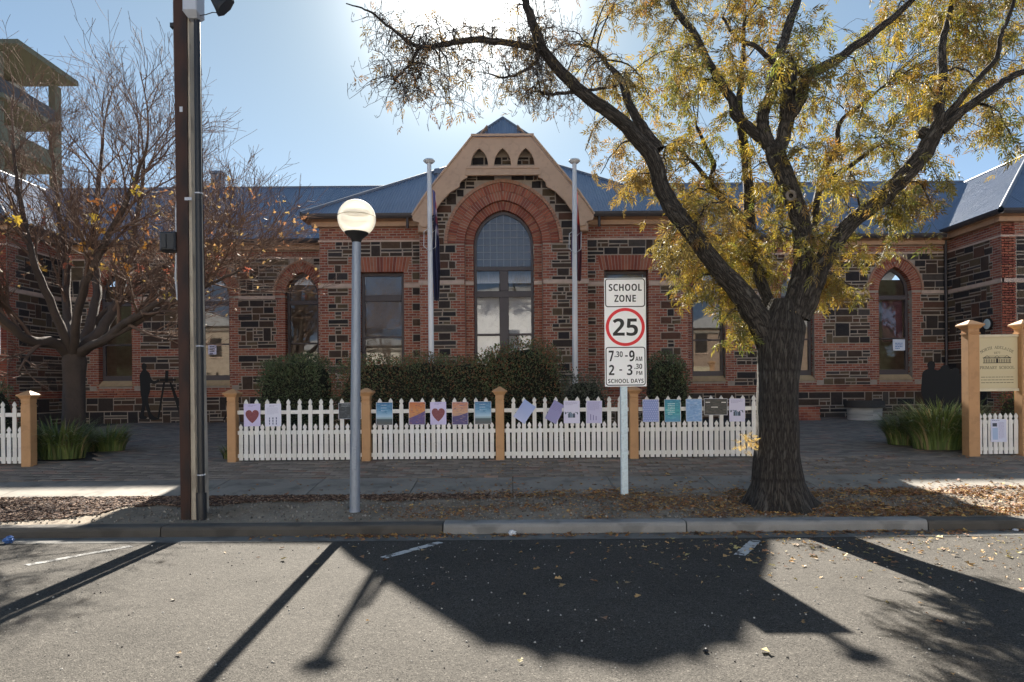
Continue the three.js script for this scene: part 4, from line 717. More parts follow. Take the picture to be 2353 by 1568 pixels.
{ // the steel and concrete power pole with a dark pipe beside it
  const d = 8.04, s = thing('power_pole', 'tall brown steel and concrete power pole with a dark pipe strapped beside it', 'power pole'), z = -d, gb = gy(d), X = (px, py) => PX(px, py, d), Y = py => PY(430, py, d);
  const yT = 6.9, up = (xa, xb) => xa + (xb - xa) * (yT - gb) / (Y(0) - gb); // carry the lines on above the frame
  const bL = X(421, 1190), bR = X(442, 1190), tL = up(bL, X(403, 0)), tR = up(bR, X(433, 0));
  part('steel_beam', taper([bL, bR, z - 0.06, z + 0.06, gb - 0.1], [tL, tR, z - 0.06, z + 0.06, yT]), M.steel, s);
  part('steel_beam', taper([bL + 0.02, bR + 0.0, z - 0.42, z - 0.33, gb - 0.1], [tL + 0.02, tR, z - 0.3, z - 0.21, yT]), M.steel, s);
  const cB0 = bR + 0.002, cB1 = X(453, 1180), cT0 = tR + 0.002, cT1 = up(cB1, X(436, 0));
  part('concrete_core', taper([cB0 - 0.05, cB1, z - 0.32, z + 0.03, gb - 0.1], [cT0 - 0.05, cT1, z - 0.2, z + 0.03, yT]), M.poleConcrete, s);
  const pB = V((X(456, 1180) + X(473, 1180)) / 2, gb - 0.1, z + 0.02), pT = V(X(454, 50), Y(40), z + 0.02);
  part('pipe', sweep([pB, pT], [0.043, 0.037], 18), M.conduit, s);
  part('pipe', sweep([pB.clone(), pB.clone().add(V(0, 0.42, 0))], [0.06, 0.06], 18, { cap: 1 }), M.conduit, s);
  for (const py of [446, 796, 1091]) { const t = (PY(460, py, d) - pB.y) / (pT.y - pB.y), c = pB.clone().lerp(pT, t), g = new THREE.CylinderGeometry(0.048, 0.048, 0.014, 18); g.translate(c.x, c.y, c.z); part('pipe_band', g, M.cabinet, s); }
  const b0 = P(433, 40, d), b1 = P(465, 0, d); part('cabinet', merge([cbox(b0.x, b1.x, b0.y, b0.y + 0.55, z - 0.06, z + 0.16, 0.012), taper([b0.x + 0.03, b1.x - 0.03, z - 0.02, z + 0.08, b0.y - 0.05], [b0.x, b1.x, z - 0.06, z + 0.16, b0.y])]), M.cabinet, s);
  { // flood lamp on a bent arm, seen from below
    const f = P(505, 18, d), g = new THREE.CylinderGeometry(0.055, 0.135, 0.2, 8); g.rotateZ(0.75); g.rotateX(0.35); g.translate(f.x + 0.02, f.y + 0.05, z + 0.1); const head = part('flood_lamp', boxUV(g), M.black, s);
    part('lamp_visor', boxUV(new THREE.CylinderGeometry(0.14, 0.145, 0.03, 8).rotateZ(0.75).rotateX(0.35).translate(f.x + 0.09, f.y - 0.02, z + 0.065)), M.black, head);
    part('lamp_cable', sweep([P(466, 44, d), P(480, 42, d), P(495, 37, d), P(508, 38, d), P(515, 30, d)].map(v => v.setZ(z + 0.08)), [0.006, 0.006, 0.006, 0.006, 0.006], 6), M.black, s);
  }
  const gp = [P(400, -150, d), P(399, 60, d), P(404, 250, d), P(410, 430, d), P(404, 480, d), P(405, 535, d)].map(v => v.setZ(z - 0.02)); part('grey_pipe', sweep(smoothPath(gp.map(v => [v, 0.02]), 24)[0], Array(25).fill(0.02), 12), M.greyPipe, s);
  part('pipe_band', cbox(X(394, 60), X(404, 60), Y(66), Y(56), z - 0.03, z + 0.05), M.black, s);
  const q0 = P(375, 580, d), q1 = P(411, 536, d); part('junction_box', merge([cbox(q0.x, q1.x, q0.y, q1.y, z - 0.08, z + 0.1, 0.02), cbox(q0.x + 0.02, q0.x + 0.09, q0.y + 0.03, q1.y - 0.03, z + 0.101, z + 0.112, 0.005)]), M.conduit, s);
  part('grey_pipe', sweep([P(405, 582, d), P(403, 640, d), P(408, 690, d)].map(v => v.setZ(z)), [0.012, 0.012, 0.012], 10), M.greyPipe, s);
  part('pole_tag', cbox(X(418, 256), X(425, 256), Y(262), Y(250), z + 0.061, z + 0.064, 0.001), M.cabinet, s);
  part('pole_tag', cbox(X(430, 462), X(446, 462), Y(464), Y(457), z + 0.062, z + 0.068, 0.001), M.cabinet, s);
}
{ // school zone sign
  const d = 9.3, s = thing('school_zone_sign', 'white school zone sign with a red ringed 25 on a pale blue grey post', 'road sign'), z = -d, a = P(1389, 889, d), b = P(1482, 640, d), w = b.x - a.x, h = b.y - a.y, cx = (a.x + b.x) / 2;
  const t = canvasTex(560, 1500, (x, W, H) => {
    x.fillStyle = '#ffffff'; x.fillRect(0, 0, W, H); x.textAlign = 'center'; x.textBaseline = 'alphabetic';
    const rr = (y0, y1) => { x.strokeStyle = '#0a0a0a'; x.lineWidth = 13; x.beginPath(); x.roundRect(17, y0, W - 34, y1 - y0, 32); x.stroke(); };
    const txt = (s, cx, base, width, size, weight = 'bold') => { x.font = `${weight} ${size}px sans-serif`; const m = x.measureText(s).width; x.save(); x.translate(cx, base); x.scale(width / m, 1); x.fillStyle = '#101010'; x.fillText(s, 0, 0); x.restore(); };
    rr(14, 395); txt('SCHOOL', 283, 178, 455, 132); txt('ZONE', 283, 330, 300, 132);
    x.strokeStyle = '#e3202b'; x.lineWidth = 42; x.beginPath(); x.arc(W / 2, 678, 243, 0, 7); x.stroke(); txt('25', W / 2 + 2, 798, 366, 330);
    rr(960, 1482); txt('7', 88, 1150, 76, 204); txt('.30', 186, 1092, 118, 108); txt('-', 292, 1118, 44, 150); txt('9', 366, 1150, 84, 204); txt('AM', 462, 1150, 98, 84);
    txt('2', 90, 1342, 84, 196); txt('-', 214, 1312, 44, 150); txt('3', 336, 1342, 84, 196); txt('.30', 450, 1258, 112, 96); txt('PM', 464, 1342, 92, 74); txt('SCHOOL DAYS', 282, 1452, 486, 78);
  });
  part('post', cbox(PX(1427, 1150, d), PX(1443, 1150, d), gy(d) - 0.15, a.y, z - 0.03, z + 0.045, 0.006), std([0.62, 0.74, 0.80], { map: T.galv, roughness: 0.5, metalness: 0.1 }), s);
  part('panel', cbox(a.x, b.x, a.y, b.y, z + 0.047, z + 0.052, 0.001), M.flagpole, s);
  const pl = new THREE.PlaneGeometry(w - 0.002, h - 0.002); pl.translate(cx, (a.y + b.y) / 2, z + 0.0545); part('sign_face', pl, std(0xffffff, { map: t, roughness: 0.55 }), s);
  part('bracket', merge([0.2, h - 0.2].map(k => cbox(cx - 0.08, cx + 0.08, a.y + k - 0.02, a.y + k + 0.02, z + 0.0, z + 0.0465, 0.003))), M.pole, s);
}
{ // a sign whose rounded white edge just enters the frame
  const d = 8.2, s = thing('street_sign', 'white rounded sign edge just inside the frame beside the bare tree', 'road sign'), a = P(-62, 820, d), b = P(4.5, 746, d), z = -d, sh = new THREE.Shape(), w = b.x - a.x, h = b.y - a.y, q = 0.05;
  sh.moveTo(q, 0); sh.lineTo(w - q, 0); sh.quadraticCurveTo(w, 0, w, q); sh.lineTo(w, h - q); sh.quadraticCurveTo(w, h, w - q, h); sh.lineTo(q, h); sh.quadraticCurveTo(0, h, 0, h - q); sh.lineTo(0, q); sh.quadraticCurveTo(0, 0, q, 0);
  const g = extr(sh, 0.004); g.translate(a.x, a.y, z + 0.03); part('panel', g, std([0.85, 0.85, 0.85], { roughness: 0.4 }), s); part('post', cyl(0.03, 0.03, b.y - gy(d) + 0.05, (a.x + b.x) / 2, gy(d), z, 12), M.pole, s);
}
// ---------- flagpoles and their limp flags ----------
for (const [i, px, py, bx, by] of [[0, 986, 374, 991, 822], [1, 1320, 374, 1321.5, 880]]) {
  const d = 14.3, t = P(px, py, d), b0 = P(bx, by, d), k = (t.x - b0.x) / (t.y - b0.y), base = V(b0.x + k * (gy(d) - b0.y), gy(d), -d);
  const s = thing('flagpole', i ? 'white flagpole to the right of the arched gable' : 'white flagpole to the left of the arched gable', 'flagpole', [base.x, base.y, -d], 'flagpoles before the school'), h = t.y - base.y;
  s.rotation.z = -Math.atan(k);
  part('pole', cyl(0.068, 0.047, h, 0, 0, 0, 20), M.flagpole, s); part('truck', merge([cyl(0.085, 0.13, 0.045, 0, h - 0.01, 0, 20), cyl(0.13, 0.11, 0.03, 0, h + 0.035, 0, 20)]), M.flagpole, s);
  const hy = P(px, i ? 545 : 540, d).y - base.y;
  part('rope', merge([sweep([V(0.02, h - 0.02, 0.07), V(0.05, hy + 0.7, 0.075), V(0.03, hy, 0.08)], [0.006, 0.006, 0.006], 5), sweep([V(0.03, hy, 0.08), V(0.14, hy + 0.1, 0.07), V(0.13, hy - 0.28, 0.07), V(0.0, hy - 0.38, 0.08), V(-0.13, hy - 0.26, 0.07), V(-0.12, hy + 0.06, 0.07), V(0, hy + 0.14, 0.08)], [0.009, 0.009, 0.009, 0.009, 0.009, 0.009, 0.009], 5)]), std([0.6, 0.6, 0.62]), s);
  // cloth hanging in folds behind the pole
  const y0 = P(px, 432, d).y, y1 = P(px, i ? 645 : 690, d).y, n = 26, m = 30, pos = [], idx = [], uv = [], cols = [], x0 = base.x + k * (y0 - base.y);
  for (let j = 0; j <= m; j++) { const v = j / m, sp = (i ? 0.24 : 0.2) * (0.45 + 0.55 * Math.sin(Math.min(1, v * 1.9) * PI * 0.6)); for (let q = 0; q <= n; q++) { const u = q / n, y = lerp(y0, y1, v) - 0.1 * u * (1 - v); pos.push(x0 + (i ? 0.02 : 0.05) + sp * (u * (i ? 0.8 : 0.75) - (i ? 0.32 : 0.0)) + 0.02 * Math.sin(v * 7 + u * 3), y, -d - 0.09 - 0.07 * Math.sin(u * 15 + v * 2.2) * (0.4 + v)); uv.push(u, v); const c = i ? (v < 0.36 && u > 0.3 ? [0.62, 0.05, 0.03] : u > 0.5 ? [0.16, 0.03, 0.05] : [0.10, 0.04, 0.10]) : (v < 0.42 && u > 0.55 && Math.sin(v * 40) > 0.1 ? [0.5, 0.4, 0.5] : v < 0.3 && u > 0.6 ? [0.35, 0.03, 0.06] : [0.018, 0.022, 0.10]); cols.push(...c); if (j < m && q < n) { const e = j * (n + 1) + q; idx.push(e, e + n + 1, e + 1, e + 1, e + n + 1, e + n + 2); } } }
  const g = new THREE.BufferGeometry(); g.setAttribute('position', new THREE.Float32BufferAttribute(pos, 3)); g.setAttribute('uv', new THREE.Float32BufferAttribute(uv, 2)); g.setAttribute('color', new THREE.Float32BufferAttribute(cols, 3)); g.setIndex(idx); g.computeVertexNormals();
  single('flag', i ? 'limp red and dark flag hanging on the flagpole right of the gable' : 'limp navy flag hanging on the flagpole left of the gable', 'flag', g, new THREE.MeshPhysicalMaterial({ vertexColors: true, roughness: 0.9, transmission: 0.25, thickness: 0, side: THREE.DoubleSide }));
}
// ---------- cut-out figures, bench, planter and small things by the wall ----------
function plate(name, label, cat, pts, d, group) { const q = new THREE.CatmullRomCurve3(pts.map(([x, y]) => P(x, y, d)), true, 'centripetal').getPoints(pts.length * 4), g = extr(poly(q.map(v => [v.x, v.y])), 0.012); g.translate(0, 0, -d); return single(name, label, cat, g, M.silhouette, group); }
const ZM = (x, y) => [(300 + x / 7.353) / 1.0625, (860 + y / 7.353) / 1.0625], ZR = (x, y) => [(2200 + x / 3.483) / 1.0625, (700 + y / 3.483) / 1.0625];
plate('silhouette_figure', 'dark cut-out of a standing man with an arm reaching towards the tripod', 'silhouette', [[370, 200], [410, 215], [425, 260], [410, 310], [440, 345], [475, 380], [500, 470], [560, 520], [640, 490], [650, 520], [560, 575], [490, 560], [488, 640], [480, 720], [450, 820], [455, 900], [480, 1010], [500, 1090], [560, 1160], [620, 1185], [622, 1215], [480, 1205], [455, 1130], [420, 1010], [405, 960], [385, 1040], [378, 1140], [428, 1165], [425, 1192], [298, 1192], [302, 1150], [330, 1040], [345, 930], [335, 830], [318, 760], [312, 640], [305, 500], [300, 420], [330, 360], [352, 320], [335, 280], [340, 225]].map(p => ZM(...p)), 19.2, 'cut-out figures by the school wall');
{
  const bar = (a, b, w) => { const A = P(...ZM(...a), 19.2), B = P(...ZM(...b), 19.2), dx = B.x - A.x, dy = B.y - A.y, L = Math.hypot(dx, dy), nx = -dy / L * w / 2, ny = dx / L * w / 2; const g = extr(poly([[A.x + nx, A.y + ny], [A.x - nx, A.y - ny], [B.x - nx, B.y - ny], [B.x + nx, B.y + ny]]), 0.012); g.translate(0, 0, -19.2); return g; };
  const s = thing('silhouette_tripod', 'dark cut-out of a tripod with a box on top beside the cut-out man', 'silhouette', [0, 0, 0], 'cut-out figures by the school wall');
  part('tripod_leg', bar([740, 540], [630, 1215], 0.05), M.silhouette, s); part('tripod_leg', bar([850, 540], [1030, 1130], 0.05), M.silhouette, s); part('tripod_leg', bar([880, 600], [1075, 1120], 0.045), M.silhouette, s); part('tripod_head', merge([bar([660, 500], [950, 500], 0.055), bar([790, 330], [780, 540], 0.09)]), M.silhouette, s);
}
plate('silhouette_post', 'dark curved cut-out leg shape partly hidden behind the left fence post', 'silhouette', [[1840, 770], [1875, 780], [1880, 900], [1910, 1030], [1870, 1120], [1850, 1180], [1815, 1230], [1800, 1215], [1835, 1150], [1865, 1040], [1850, 930]].map(p => ZM(...p)), 19.2, 'cut-out figures by the school wall');
plate('silhouette_figure', 'black cut-out of a group of children standing behind the flax by the right pavilion', 'silhouette', [[215, 1200], [205, 1000], [172, 900], [178, 800], [186, 730], [215, 706], [232, 700], [226, 680], [228, 655], [242, 638], [260, 634], [278, 640], [288, 658], [287, 684], [282, 702], [310, 712], [332, 704], [338, 688], [358, 672], [384, 668], [405, 682], [412, 700], [428, 708], [440, 694], [462, 690], [484, 698], [494, 718], [492, 740], [522, 762], [538, 830], [535, 930], [500, 1000], [495, 1200]].map(p => ZR(...p)), 16.6, 'cut-out figures by the school wall');
{
  const d = 19.4, c = P(1987, 962, d), s = thing('round_bench', 'round white concrete drum with a dark seat before the school wall', 'bench', [c.x, gy(d), -d]);
  part('drum', cyl(0.46, 0.47, 0.36, 0, 0, 0, 36), std([0.62, 0.60, 0.57], { map: T.concrete, roughness: 0.85 }), s); part('seat', cyl(0.55, 0.53, 0.2, 0, 0.362, 0, 36), std([0.06, 0.052, 0.046], { map: T.grain }), s);
}
{
  const d = 19.3, a = P(1822, 966, d), b = P(1886, 936, d), s = thing('brick_planter', 'low box of red brick standing by the school wall behind the street tree', 'planter'), r = rng(401); const y0 = gy(d), n = 5;
  part('core', box(a.x + 0.02, b.x - 0.02, y0, y0 + n * 0.082 - 0.01, -d - 0.5, -d - 0.012), M.mortar, s);
  for (let i = 0; i < n; i++) for (let x = a.x - (i % 2) * 0.115; x < b.x - 0.02; x += 0.23) { const x0 = Math.max(x, a.x), x1 = Math.min(x + 0.22, b.x); if (x1 - x0 > 0.04) part('brick', cbox(x0, x1, y0 + i * 0.082, y0 + i * 0.082 + 0.072, -d - 0.1, -d, 0.004), pick(r, BRICKS), s); }
}
{
  const p = P(2272, 745, 0.1), d = 18.9, X = PXR - 0.06, y = PY(2272, 745, 18.75), s = thing('wall_mirror', 'round pale convex mirror with a dark rim on the right pavilion side wall', 'mirror', [X, y, -18.75]);
  const g = new THREE.CylinderGeometry(0.17, 0.17, 0.05, 32); g.rotateZ(PI / 2); part('rim', g, M.black, s);
  const f = new THREE.SphereGeometry(0.28, 28, 14, 0, 2 * PI, 0, 0.55); f.scale(1, 0.5, 1); f.translate(0, -0.1, 0); f.rotateZ(PI / 2); f.translate(-0.012, 0, 0); part('mirror_face', f, std([0.62, 0.72, 0.70], { roughness: 0.35 }), s);
}
{
  const notice = (label, x0, y0, x1, y1, k, d = DM + 0.2) => { const a = P(x0, y1, d), b = P(x1, y0, d), g = new THREE.BoxGeometry(b.x - a.x, b.y - a.y, 0.003); const o = single('paper_notice', label, 'notice', g, std(0xffffff, { map: canvasTex(160, 160, k), roughness: 0.8 }), 'papers stuck in the school windows'); o.position.set((a.x + b.x) / 2, (a.y + b.y) / 2, -d); };
  notice('white and blue paper notice low on the glass of the right arched window', 2052, 780, 2080, 806, (x, w, h) => { x.fillStyle = '#dfe4f0'; x.fillRect(0, 0, w, h); textLines(x, 30, 50, 100, 4, 24, '#6d8fc4', 12, 31); });
  notice('white scrap of paper inside the window behind the power pole', 478, 793, 497, 815, (x, w, h) => { x.fillStyle = '#d8d4e6'; x.fillRect(0, 0, w, h); textLines(x, 30, 20, 100, 4, 38, '#3a3648', 20, 32); });
}

// ---------- vegetation ----------
function inst(name, geo, mat, items, parent, kind = 'stuff') { // items: [Matrix4, Color]
  const im = shadow(new THREE.InstancedMesh(geo, mat, items.length)); items.forEach(([m, c], i) => { im.setMatrixAt(i, m); im.setColorAt(i, c); }); im.name = parent ? name : numbered(name); im.userData.kind = kind; (parent || scene).add(im); return im;
}
const leafMat = (t = 0.4) => new THREE.MeshPhysicalMaterial({ color: 0xffffff, roughness: 0.75, transmission: t, thickness: 0, side: THREE.DoubleSide });
function triGeo(tris) { const g = new THREE.BufferGeometry(); g.setAttribute('position', new THREE.Float32BufferAttribute(tris.flat(2), 3)); g.computeVertexNormals(); return boxUV(g); }
// one leaf blade along +y from the origin, folded along its midrib
const blade = (L, w, fold = 0.3, droop = 0) => { const a = [0, 0, 0], t = [0, L, -droop * L], l = [-w / 2, L * 0.42, w * fold], r = [w / 2, L * 0.42, w * fold], m = [0, L * 0.45, -droop * L * 0.25]; return [[a, m, l], [l, m, t], [a, r, m], [m, r, t]]; };
function ashLeaf(seed) { // a compound leaf with narrow leaflets, hanging along +y
  const r = rng(seed), tr = [], q = new THREE.Quaternion(), e = new THREE.Euler(), v = V();
  const addB = (y, ang, L, w) => { q.setFromEuler(e.set((r() - 0.5) * 0.7, (r() - 0.5) * 0.8, ang)); for (const t of blade(L, w, 0.25, 0.2 * r())) { const tt = t.map(p => { v.set(...p).applyQuaternion(q); return [v.x, v.y + y, v.z + 0.02 * Math.sin(y * 20)]; }); tr.push([tt[0], tt[1], tt[2]]); } };
  for (let i = 0; i < 3; i++) for (const s of [-1, 1]) addB(0.025 + i * 0.032, s * (0.75 - i * 0.12), 0.056 + 0.016 * r(), 0.0155);
  addB(0.115, 0, 0.068, 0.016);
  tr.push([[-0.0012, 0, 0], [0.0012, 0, 0], [0, 0.12, 0.0]]);
  return triGeo(tr);
}
const Q = new THREE.Quaternion(), UPV = V(0, 1, 0);
function placed(p, dir, roll, s) { const q = new THREE.Quaternion().setFromUnitVectors(UPV, dir.clone().normalize()); q.multiply(Q.setFromAxisAngle(UPV, roll)); return new THREE.Matrix4().compose(p, q, V(s, s, s)); }
const rdir = r => { const z = r() * 2 - 1, a = r() * 2 * PI, k = Math.sqrt(1 - z * z); return V(k * Math.cos(a), z, k * Math.sin(a)); };

{ // ===== the street tree =====
  const PT = (x, y, d) => P(x, y, d + 0.6);
  const D0 = 7.9, base = PT(1790, 1150, D0), tree = thing('street_tree', 'large street tree with dark bark and golden yellow autumn leaves', 'tree', [0, 0, 0]), r = rng(501);
  const bump = (an, l) => 0.022 * Math.sin(an * 7 + l * 2.1) + 0.014 * Math.sin(an * 13 - l * 5) + 0.05 * Math.sin(an * 2 + l * 3.1) + 0.035 * Math.sin(an + l * 7.3) + 0.012 * Math.sin(an * 19 + l * 9);
  const L = (pts) => pts.map(([x, y, d, w]) => [PT(x, y, d), (w > 90 ? 0.92 : 0.81) * w / 2 / FPX * (d + 0.6)]);
  // trunk: flared foot to the fork
  const tp = L([[1790, 1174, D0, 215], [1789, 1152, D0, 168], [1788, 1110, D0, 122], [1787, 1040, D0, 103], [1786, 960, D0, 98], [1788, 880, D0, 100], [1790, 810, D0, 110], [1796, 750, D0, 112], [1802, 690, D0, 70]]);
  { const [p, q] = smoothPath(tp, 60), foot = p[0].y; part('trunk', sweep(p, q, 44, { bump: (an, l) => bump(an, l) * (0.55 + 0.9 * Math.exp(-l * 2.5)) + 0.16 * Math.exp(-l * 4.5) * Math.sin(an * 5 + 1) }), M.bark, tree); }
  const limbs = [
    [[1768, 790, 7.9, 78], [1735, 720, 7.85, 66], [1690, 660, 7.75, 58], [1640, 605, 7.65, 52], [1590, 535, 7.55, 50], [1545, 478, 7.45, 50], [1522, 430, 7.4, 44], [1503, 370, 7.3, 42], [1440, 290, 7.15, 40], [1370, 238, 7.0, 38], [1300, 178, 6.85, 32], [1246, 112, 6.75, 28], [1222, 50, 6.7, 24], [1203, -10, 6.65, 20], [1180, -90, 6.6, 12]],
    [[1246, 116, 6.75, 18], [1180, 101, 6.7, 18], [1095, 92, 6.65, 17], [1030, 100, 6.6, 15], [965, 108, 6.6, 13], [905, 70, 6.55, 9], [865, 38, 6.5, 7], [830, 18, 6.5, 5], [795, 8, 6.5, 3]],
    [[965, 108, 6.6, 10], [940, 150, 6.65, 8], [915, 175, 6.7, 6], [900, 195, 6.75, 3]],
    [[1238, 140, 6.75, 11], [1200, 165, 6.8, 8], [1160, 178, 6.85, 6], [1125, 170, 6.9, 4]],
    [[1515, 345, 7.35, 30], [1475, 290, 7.45, 26], [1443, 232, 7.6, 22], [1428, 186, 7.7, 20], [1398, 152, 7.8, 14], [1370, 118, 7.9, 11], [1340, 104, 8.0, 7], [1300, 100, 8.1, 4]],
    [[1416, 198, 7.2, 7], [1370, 206, 7.0, 8], [1310, 212, 6.9, 10], [1262, 217, 6.85, 9], [1243, 214, 6.85, 12]],
    [[1800, 780, 7.85, 70], [1832, 690, 7.85, 62], [1846, 610, 7.9, 56], [1848, 555, 7.9, 54], [1838, 500, 7.95, 54], [1818, 445, 7.95, 52], [1795, 385, 8.0, 52], [1778, 335, 8.0, 54]],
    [[1778, 350, 8.0, 40], [1755, 300, 8.05, 34], [1754, 262, 8.1, 32], [1772, 215, 8.2, 30], [1787, 150, 8.3, 30], [1800, 95, 8.4, 28], [1818, 45, 8.5, 24], [1832, 0, 8.6, 20], [1840, -80, 8.7, 12]],
    [[1785, 355, 8.0, 42], [1805, 290, 8.0, 40], [1812, 220, 8.0, 40], [1813, 170, 8.0, 42], [1811, 142, 8.0, 36]],
    [[1808, 275, 8.0, 34], [1840, 230, 7.9, 30], [1856, 176, 7.8, 29], [1915, 143, 7.7, 27], [1970, 103, 7.6, 24], [2020, 67, 7.5, 20], [2088, 10, 7.4, 16], [2150, -70, 7.3, 9]],
    [[1795, 370, 8.05, 32], [1740, 310, 8.1, 28], [1692, 265, 8.15, 27], [1680, 225, 8.2, 25], [1648, 178, 8.25, 23], [1618, 122, 8.3, 21], [1596, 77, 8.3, 20], [1555, 28, 8.35, 17], [1530, -30, 8.4, 10]],
    [[1790, 158, 8.3, 16], [1740, 110, 8.2, 13], [1690, 85, 8.1, 10], [1660, 40, 8.0, 6]],
    [[1790, 740, 8.1, 34], [1745, 640, 8.6, 32], [1725, 552, 9.0, 30], [1721, 440, 9.3, 30], [1712, 345, 9.5, 26], [1700, 260, 9.6, 20], [1705, 160, 9.7, 15], [1712, 40, 9.8, 10]],
    [[1724, 520, 9.1, 22], [1666, 462, 9.3, 20], [1634, 425, 9.4, 18], [1640, 380, 9.5, 16], [1622, 336, 9.6, 12], [1600, 290, 9.7, 8]],
    [[1634, 425, 9.4, 14], [1590, 370, 9.5, 10], [1560, 345, 9.6, 6]],
    [[1838, 730, 7.85, 62], [1868, 660, 7.8, 54], [1902, 584, 7.7, 48], [1955, 512, 7.6, 44], [2025, 458, 7.5, 46], [2088, 394, 7.35, 48], [2125, 350, 7.3, 48], [2148, 305, 7.25, 42], [2168, 262, 7.2, 34]],
    [[2128, 350, 7.3, 40], [2136, 318, 7.3, 36], [2112, 300, 7.32, 30]],
    [[2160, 285, 7.22, 32], [2158, 230, 7.3, 28], [2166, 180, 7.4, 25], [2167, 96, 7.5, 20], [2185, 20, 7.6, 14], [2190, -60, 7.7, 8]],
    [[2170, 275, 7.2, 22], [2205, 232, 7.1, 18], [2250, 178, 7.0, 15], [2290, 132, 6.9, 14], [2302, 80, 6.85, 12], [2325, 20, 6.8, 10], [2345, -50, 6.7, 6]],
    [[2165, 300, 7.2, 28], [2225, 245, 7.05, 24], [2285, 202, 6.9, 21], [2340, 170, 6.8, 18], [2400, 160, 6.7, 14], [2480, 120, 6.6, 9]],
    [[1850, 620, 8.1, 24], [1870, 530, 8.8, 22], [1880, 440, 9.2, 20], [1897, 380, 9.4, 18], [1925, 344, 9.5, 15], [1928, 285, 9.6, 12], [2000, 225, 9.7, 9], [2040, 190, 9.8, 5]],
    [[1880, 440, 9.2, 18], [1925, 400, 9.2, 15], [1972, 368, 9.2, 12], [2020, 332, 9.3, 8]],
  ];
  const samples = [];
  limbs.forEach((l, i) => {
    const pts = L(l), n = (l.length - 1) * 5, [p, q] = smoothPath(pts, n);
    for (let k = 1; k < n; k++) { p[k].x += (r() - 0.5) * 0.02; p[k].y += (r() - 0.5) * 0.015; }
    part(i === 0 || i === 6 || i === 15 ? 'limb' : 'branch', sweep(p, q, pts[0][1] > 0.06 ? 20 : 10, { bump, cap: 1 }), M.bark, tree);
    p.forEach((v, k) => samples.push({ v, rad: q[k] }));
  });
  { // scar of a cut limb
    const c = PT(1818, 450, 7.78), g = new THREE.TorusGeometry(0.05, 0.022, 10, 24); g.scale(1, 1.1, 0.7); g.translate(c.x, c.y, c.z); part('cut_scar', boxUV(g), std([0.20, 0.17, 0.145], { map: T.grain, roughness: 1 }), tree);
  }
  // crown: boughs from the limbs into clumps, twigs in each clump, leaves on the twigs
  const inPoly = (x, y, p) => { let c = false; for (let i = 0, j = p.length - 1; i < p.length; j = i++) if ((p[i][1] > y) !== (p[j][1] > y) && x < (p[j][0] - p[i][0]) * (y - p[i][1]) / (p[j][1] - p[i][1]) + p[i][0]) c = !c; return c; };
  const crown = [[1500, -320], [1470, -80], [1450, 100], [1490, 210], [1400, 290], [1345, 320], [1350, 370], [1420, 420], [1500, 470], [1520, 590], [1560, 640], [1700, 620], [1770, 560], [1830, 600], [1960, 560], [2050, 510], [2130, 450], [2180, 380], [2160, 330], [2240, 290], [2330, 300], [2480, 300], [2560, 100], [2450, -320]];
  const clumps = []; // [centre, radius, twigs, leaves per twig, tone]
  for (let py = -290; py < 660; py += 86) for (let px = 1340; px < 2560; px += 90) {
    const x = px + (r() - 0.5) * 70, y = py + (r() - 0.5) * 66; if (!inPoly(x, y, crown) || (y < -60 && r() < 0.6)) continue;
    const d = r() < 0.16 ? 7.0 + 0.7 * r() : 8.0 + 2.0 * r(); clumps.push([PT(x, y, d), 0.30 + 0.16 * r(), y < -60 ? 7 : 13, 6, x]);
    if (y > -60 && r() < 0.55) clumps.push([PT(x + (r() - 0.5) * 80, y + (r() - 0.5) * 70, 8.1 + 2.2 * r()), 0.28 + 0.14 * r(), 11, 6, x]);
  }
  for (const [x, y, q, n, d] of [[1550, 600, 0.26, 14, 8.0], [1535, 550, 0.22, 12, 8.0], [1590, 645, 0.26, 15, 8.1], [1625, 668, 0.2, 10, 8.1], [1570, 690, 0.14, 6, 8.0], [1690, 725, 0.2, 14, 8.1], [1695, 770, 0.18, 13, 8.0], [1665, 690, 0.16, 9, 8.2], [1650, 780, 0.1, 4, 7.6], [1780, 640, 0.22, 11, 8.6], [1760, 600, 0.28, 13, 8.8], [1700, 580, 0.26, 12, 8.8], [1800, 715, 0.1, 4, 7.8], [1925, 655, 0.17, 11, 7.9], [1960, 660, 0.13, 8, 7.8], [1905, 682, 0.10, 6, 7.8], [1985, 590, 0.18, 6, 8.6], [2050, 545, 0.16, 5, 8.0], [2090, 480, 0.24, 13, 7.7], [2140, 475, 0.18, 10, 7.6], [2165, 430, 0.2, 9, 7.6], [1380, 400, 0.2, 9, 7.6], [1430, 430, 0.18, 9, 7.6], [1345, 345, 0.15, 6, 7.6], [1560, 480, 0.3, 14, 8.6], [1620, 520, 0.3, 14, 8.8], [1660, 590, 0.3, 13, 8.8], [2335, 330, 0.14, 6, 6.9], [2300, 310, 0.12, 5, 7.0]]) clumps.push([PT(x, y, d), q, x < 1800 && y > 560 ? Math.ceil(n * 0.68) : n, 7, x]);
  // the thinning left side: mostly bare curling twigs
  for (let k = 0; k < 40; k++) { const x = 1170 + 300 * r(), y = -60 + 300 * r(); if (y > 130 + (x - 1150) * 0.3 + 60) continue; clumps.push([PT(x, y, 6.6 + 1.6 * r()), 0.24, 7, x > 1340 ? 1.6 : 0.5, x]); }
  for (let k = 0; k < 84; k++) { const x = 875 + 400 * r(), y = 40 + 205 * r(); if (y > 150 && x > 1080 && x < 1140) continue; clumps.push([PT(x, y, 6.35 + 0.8 * r()), 0.27, 10, 0.4, x]); }
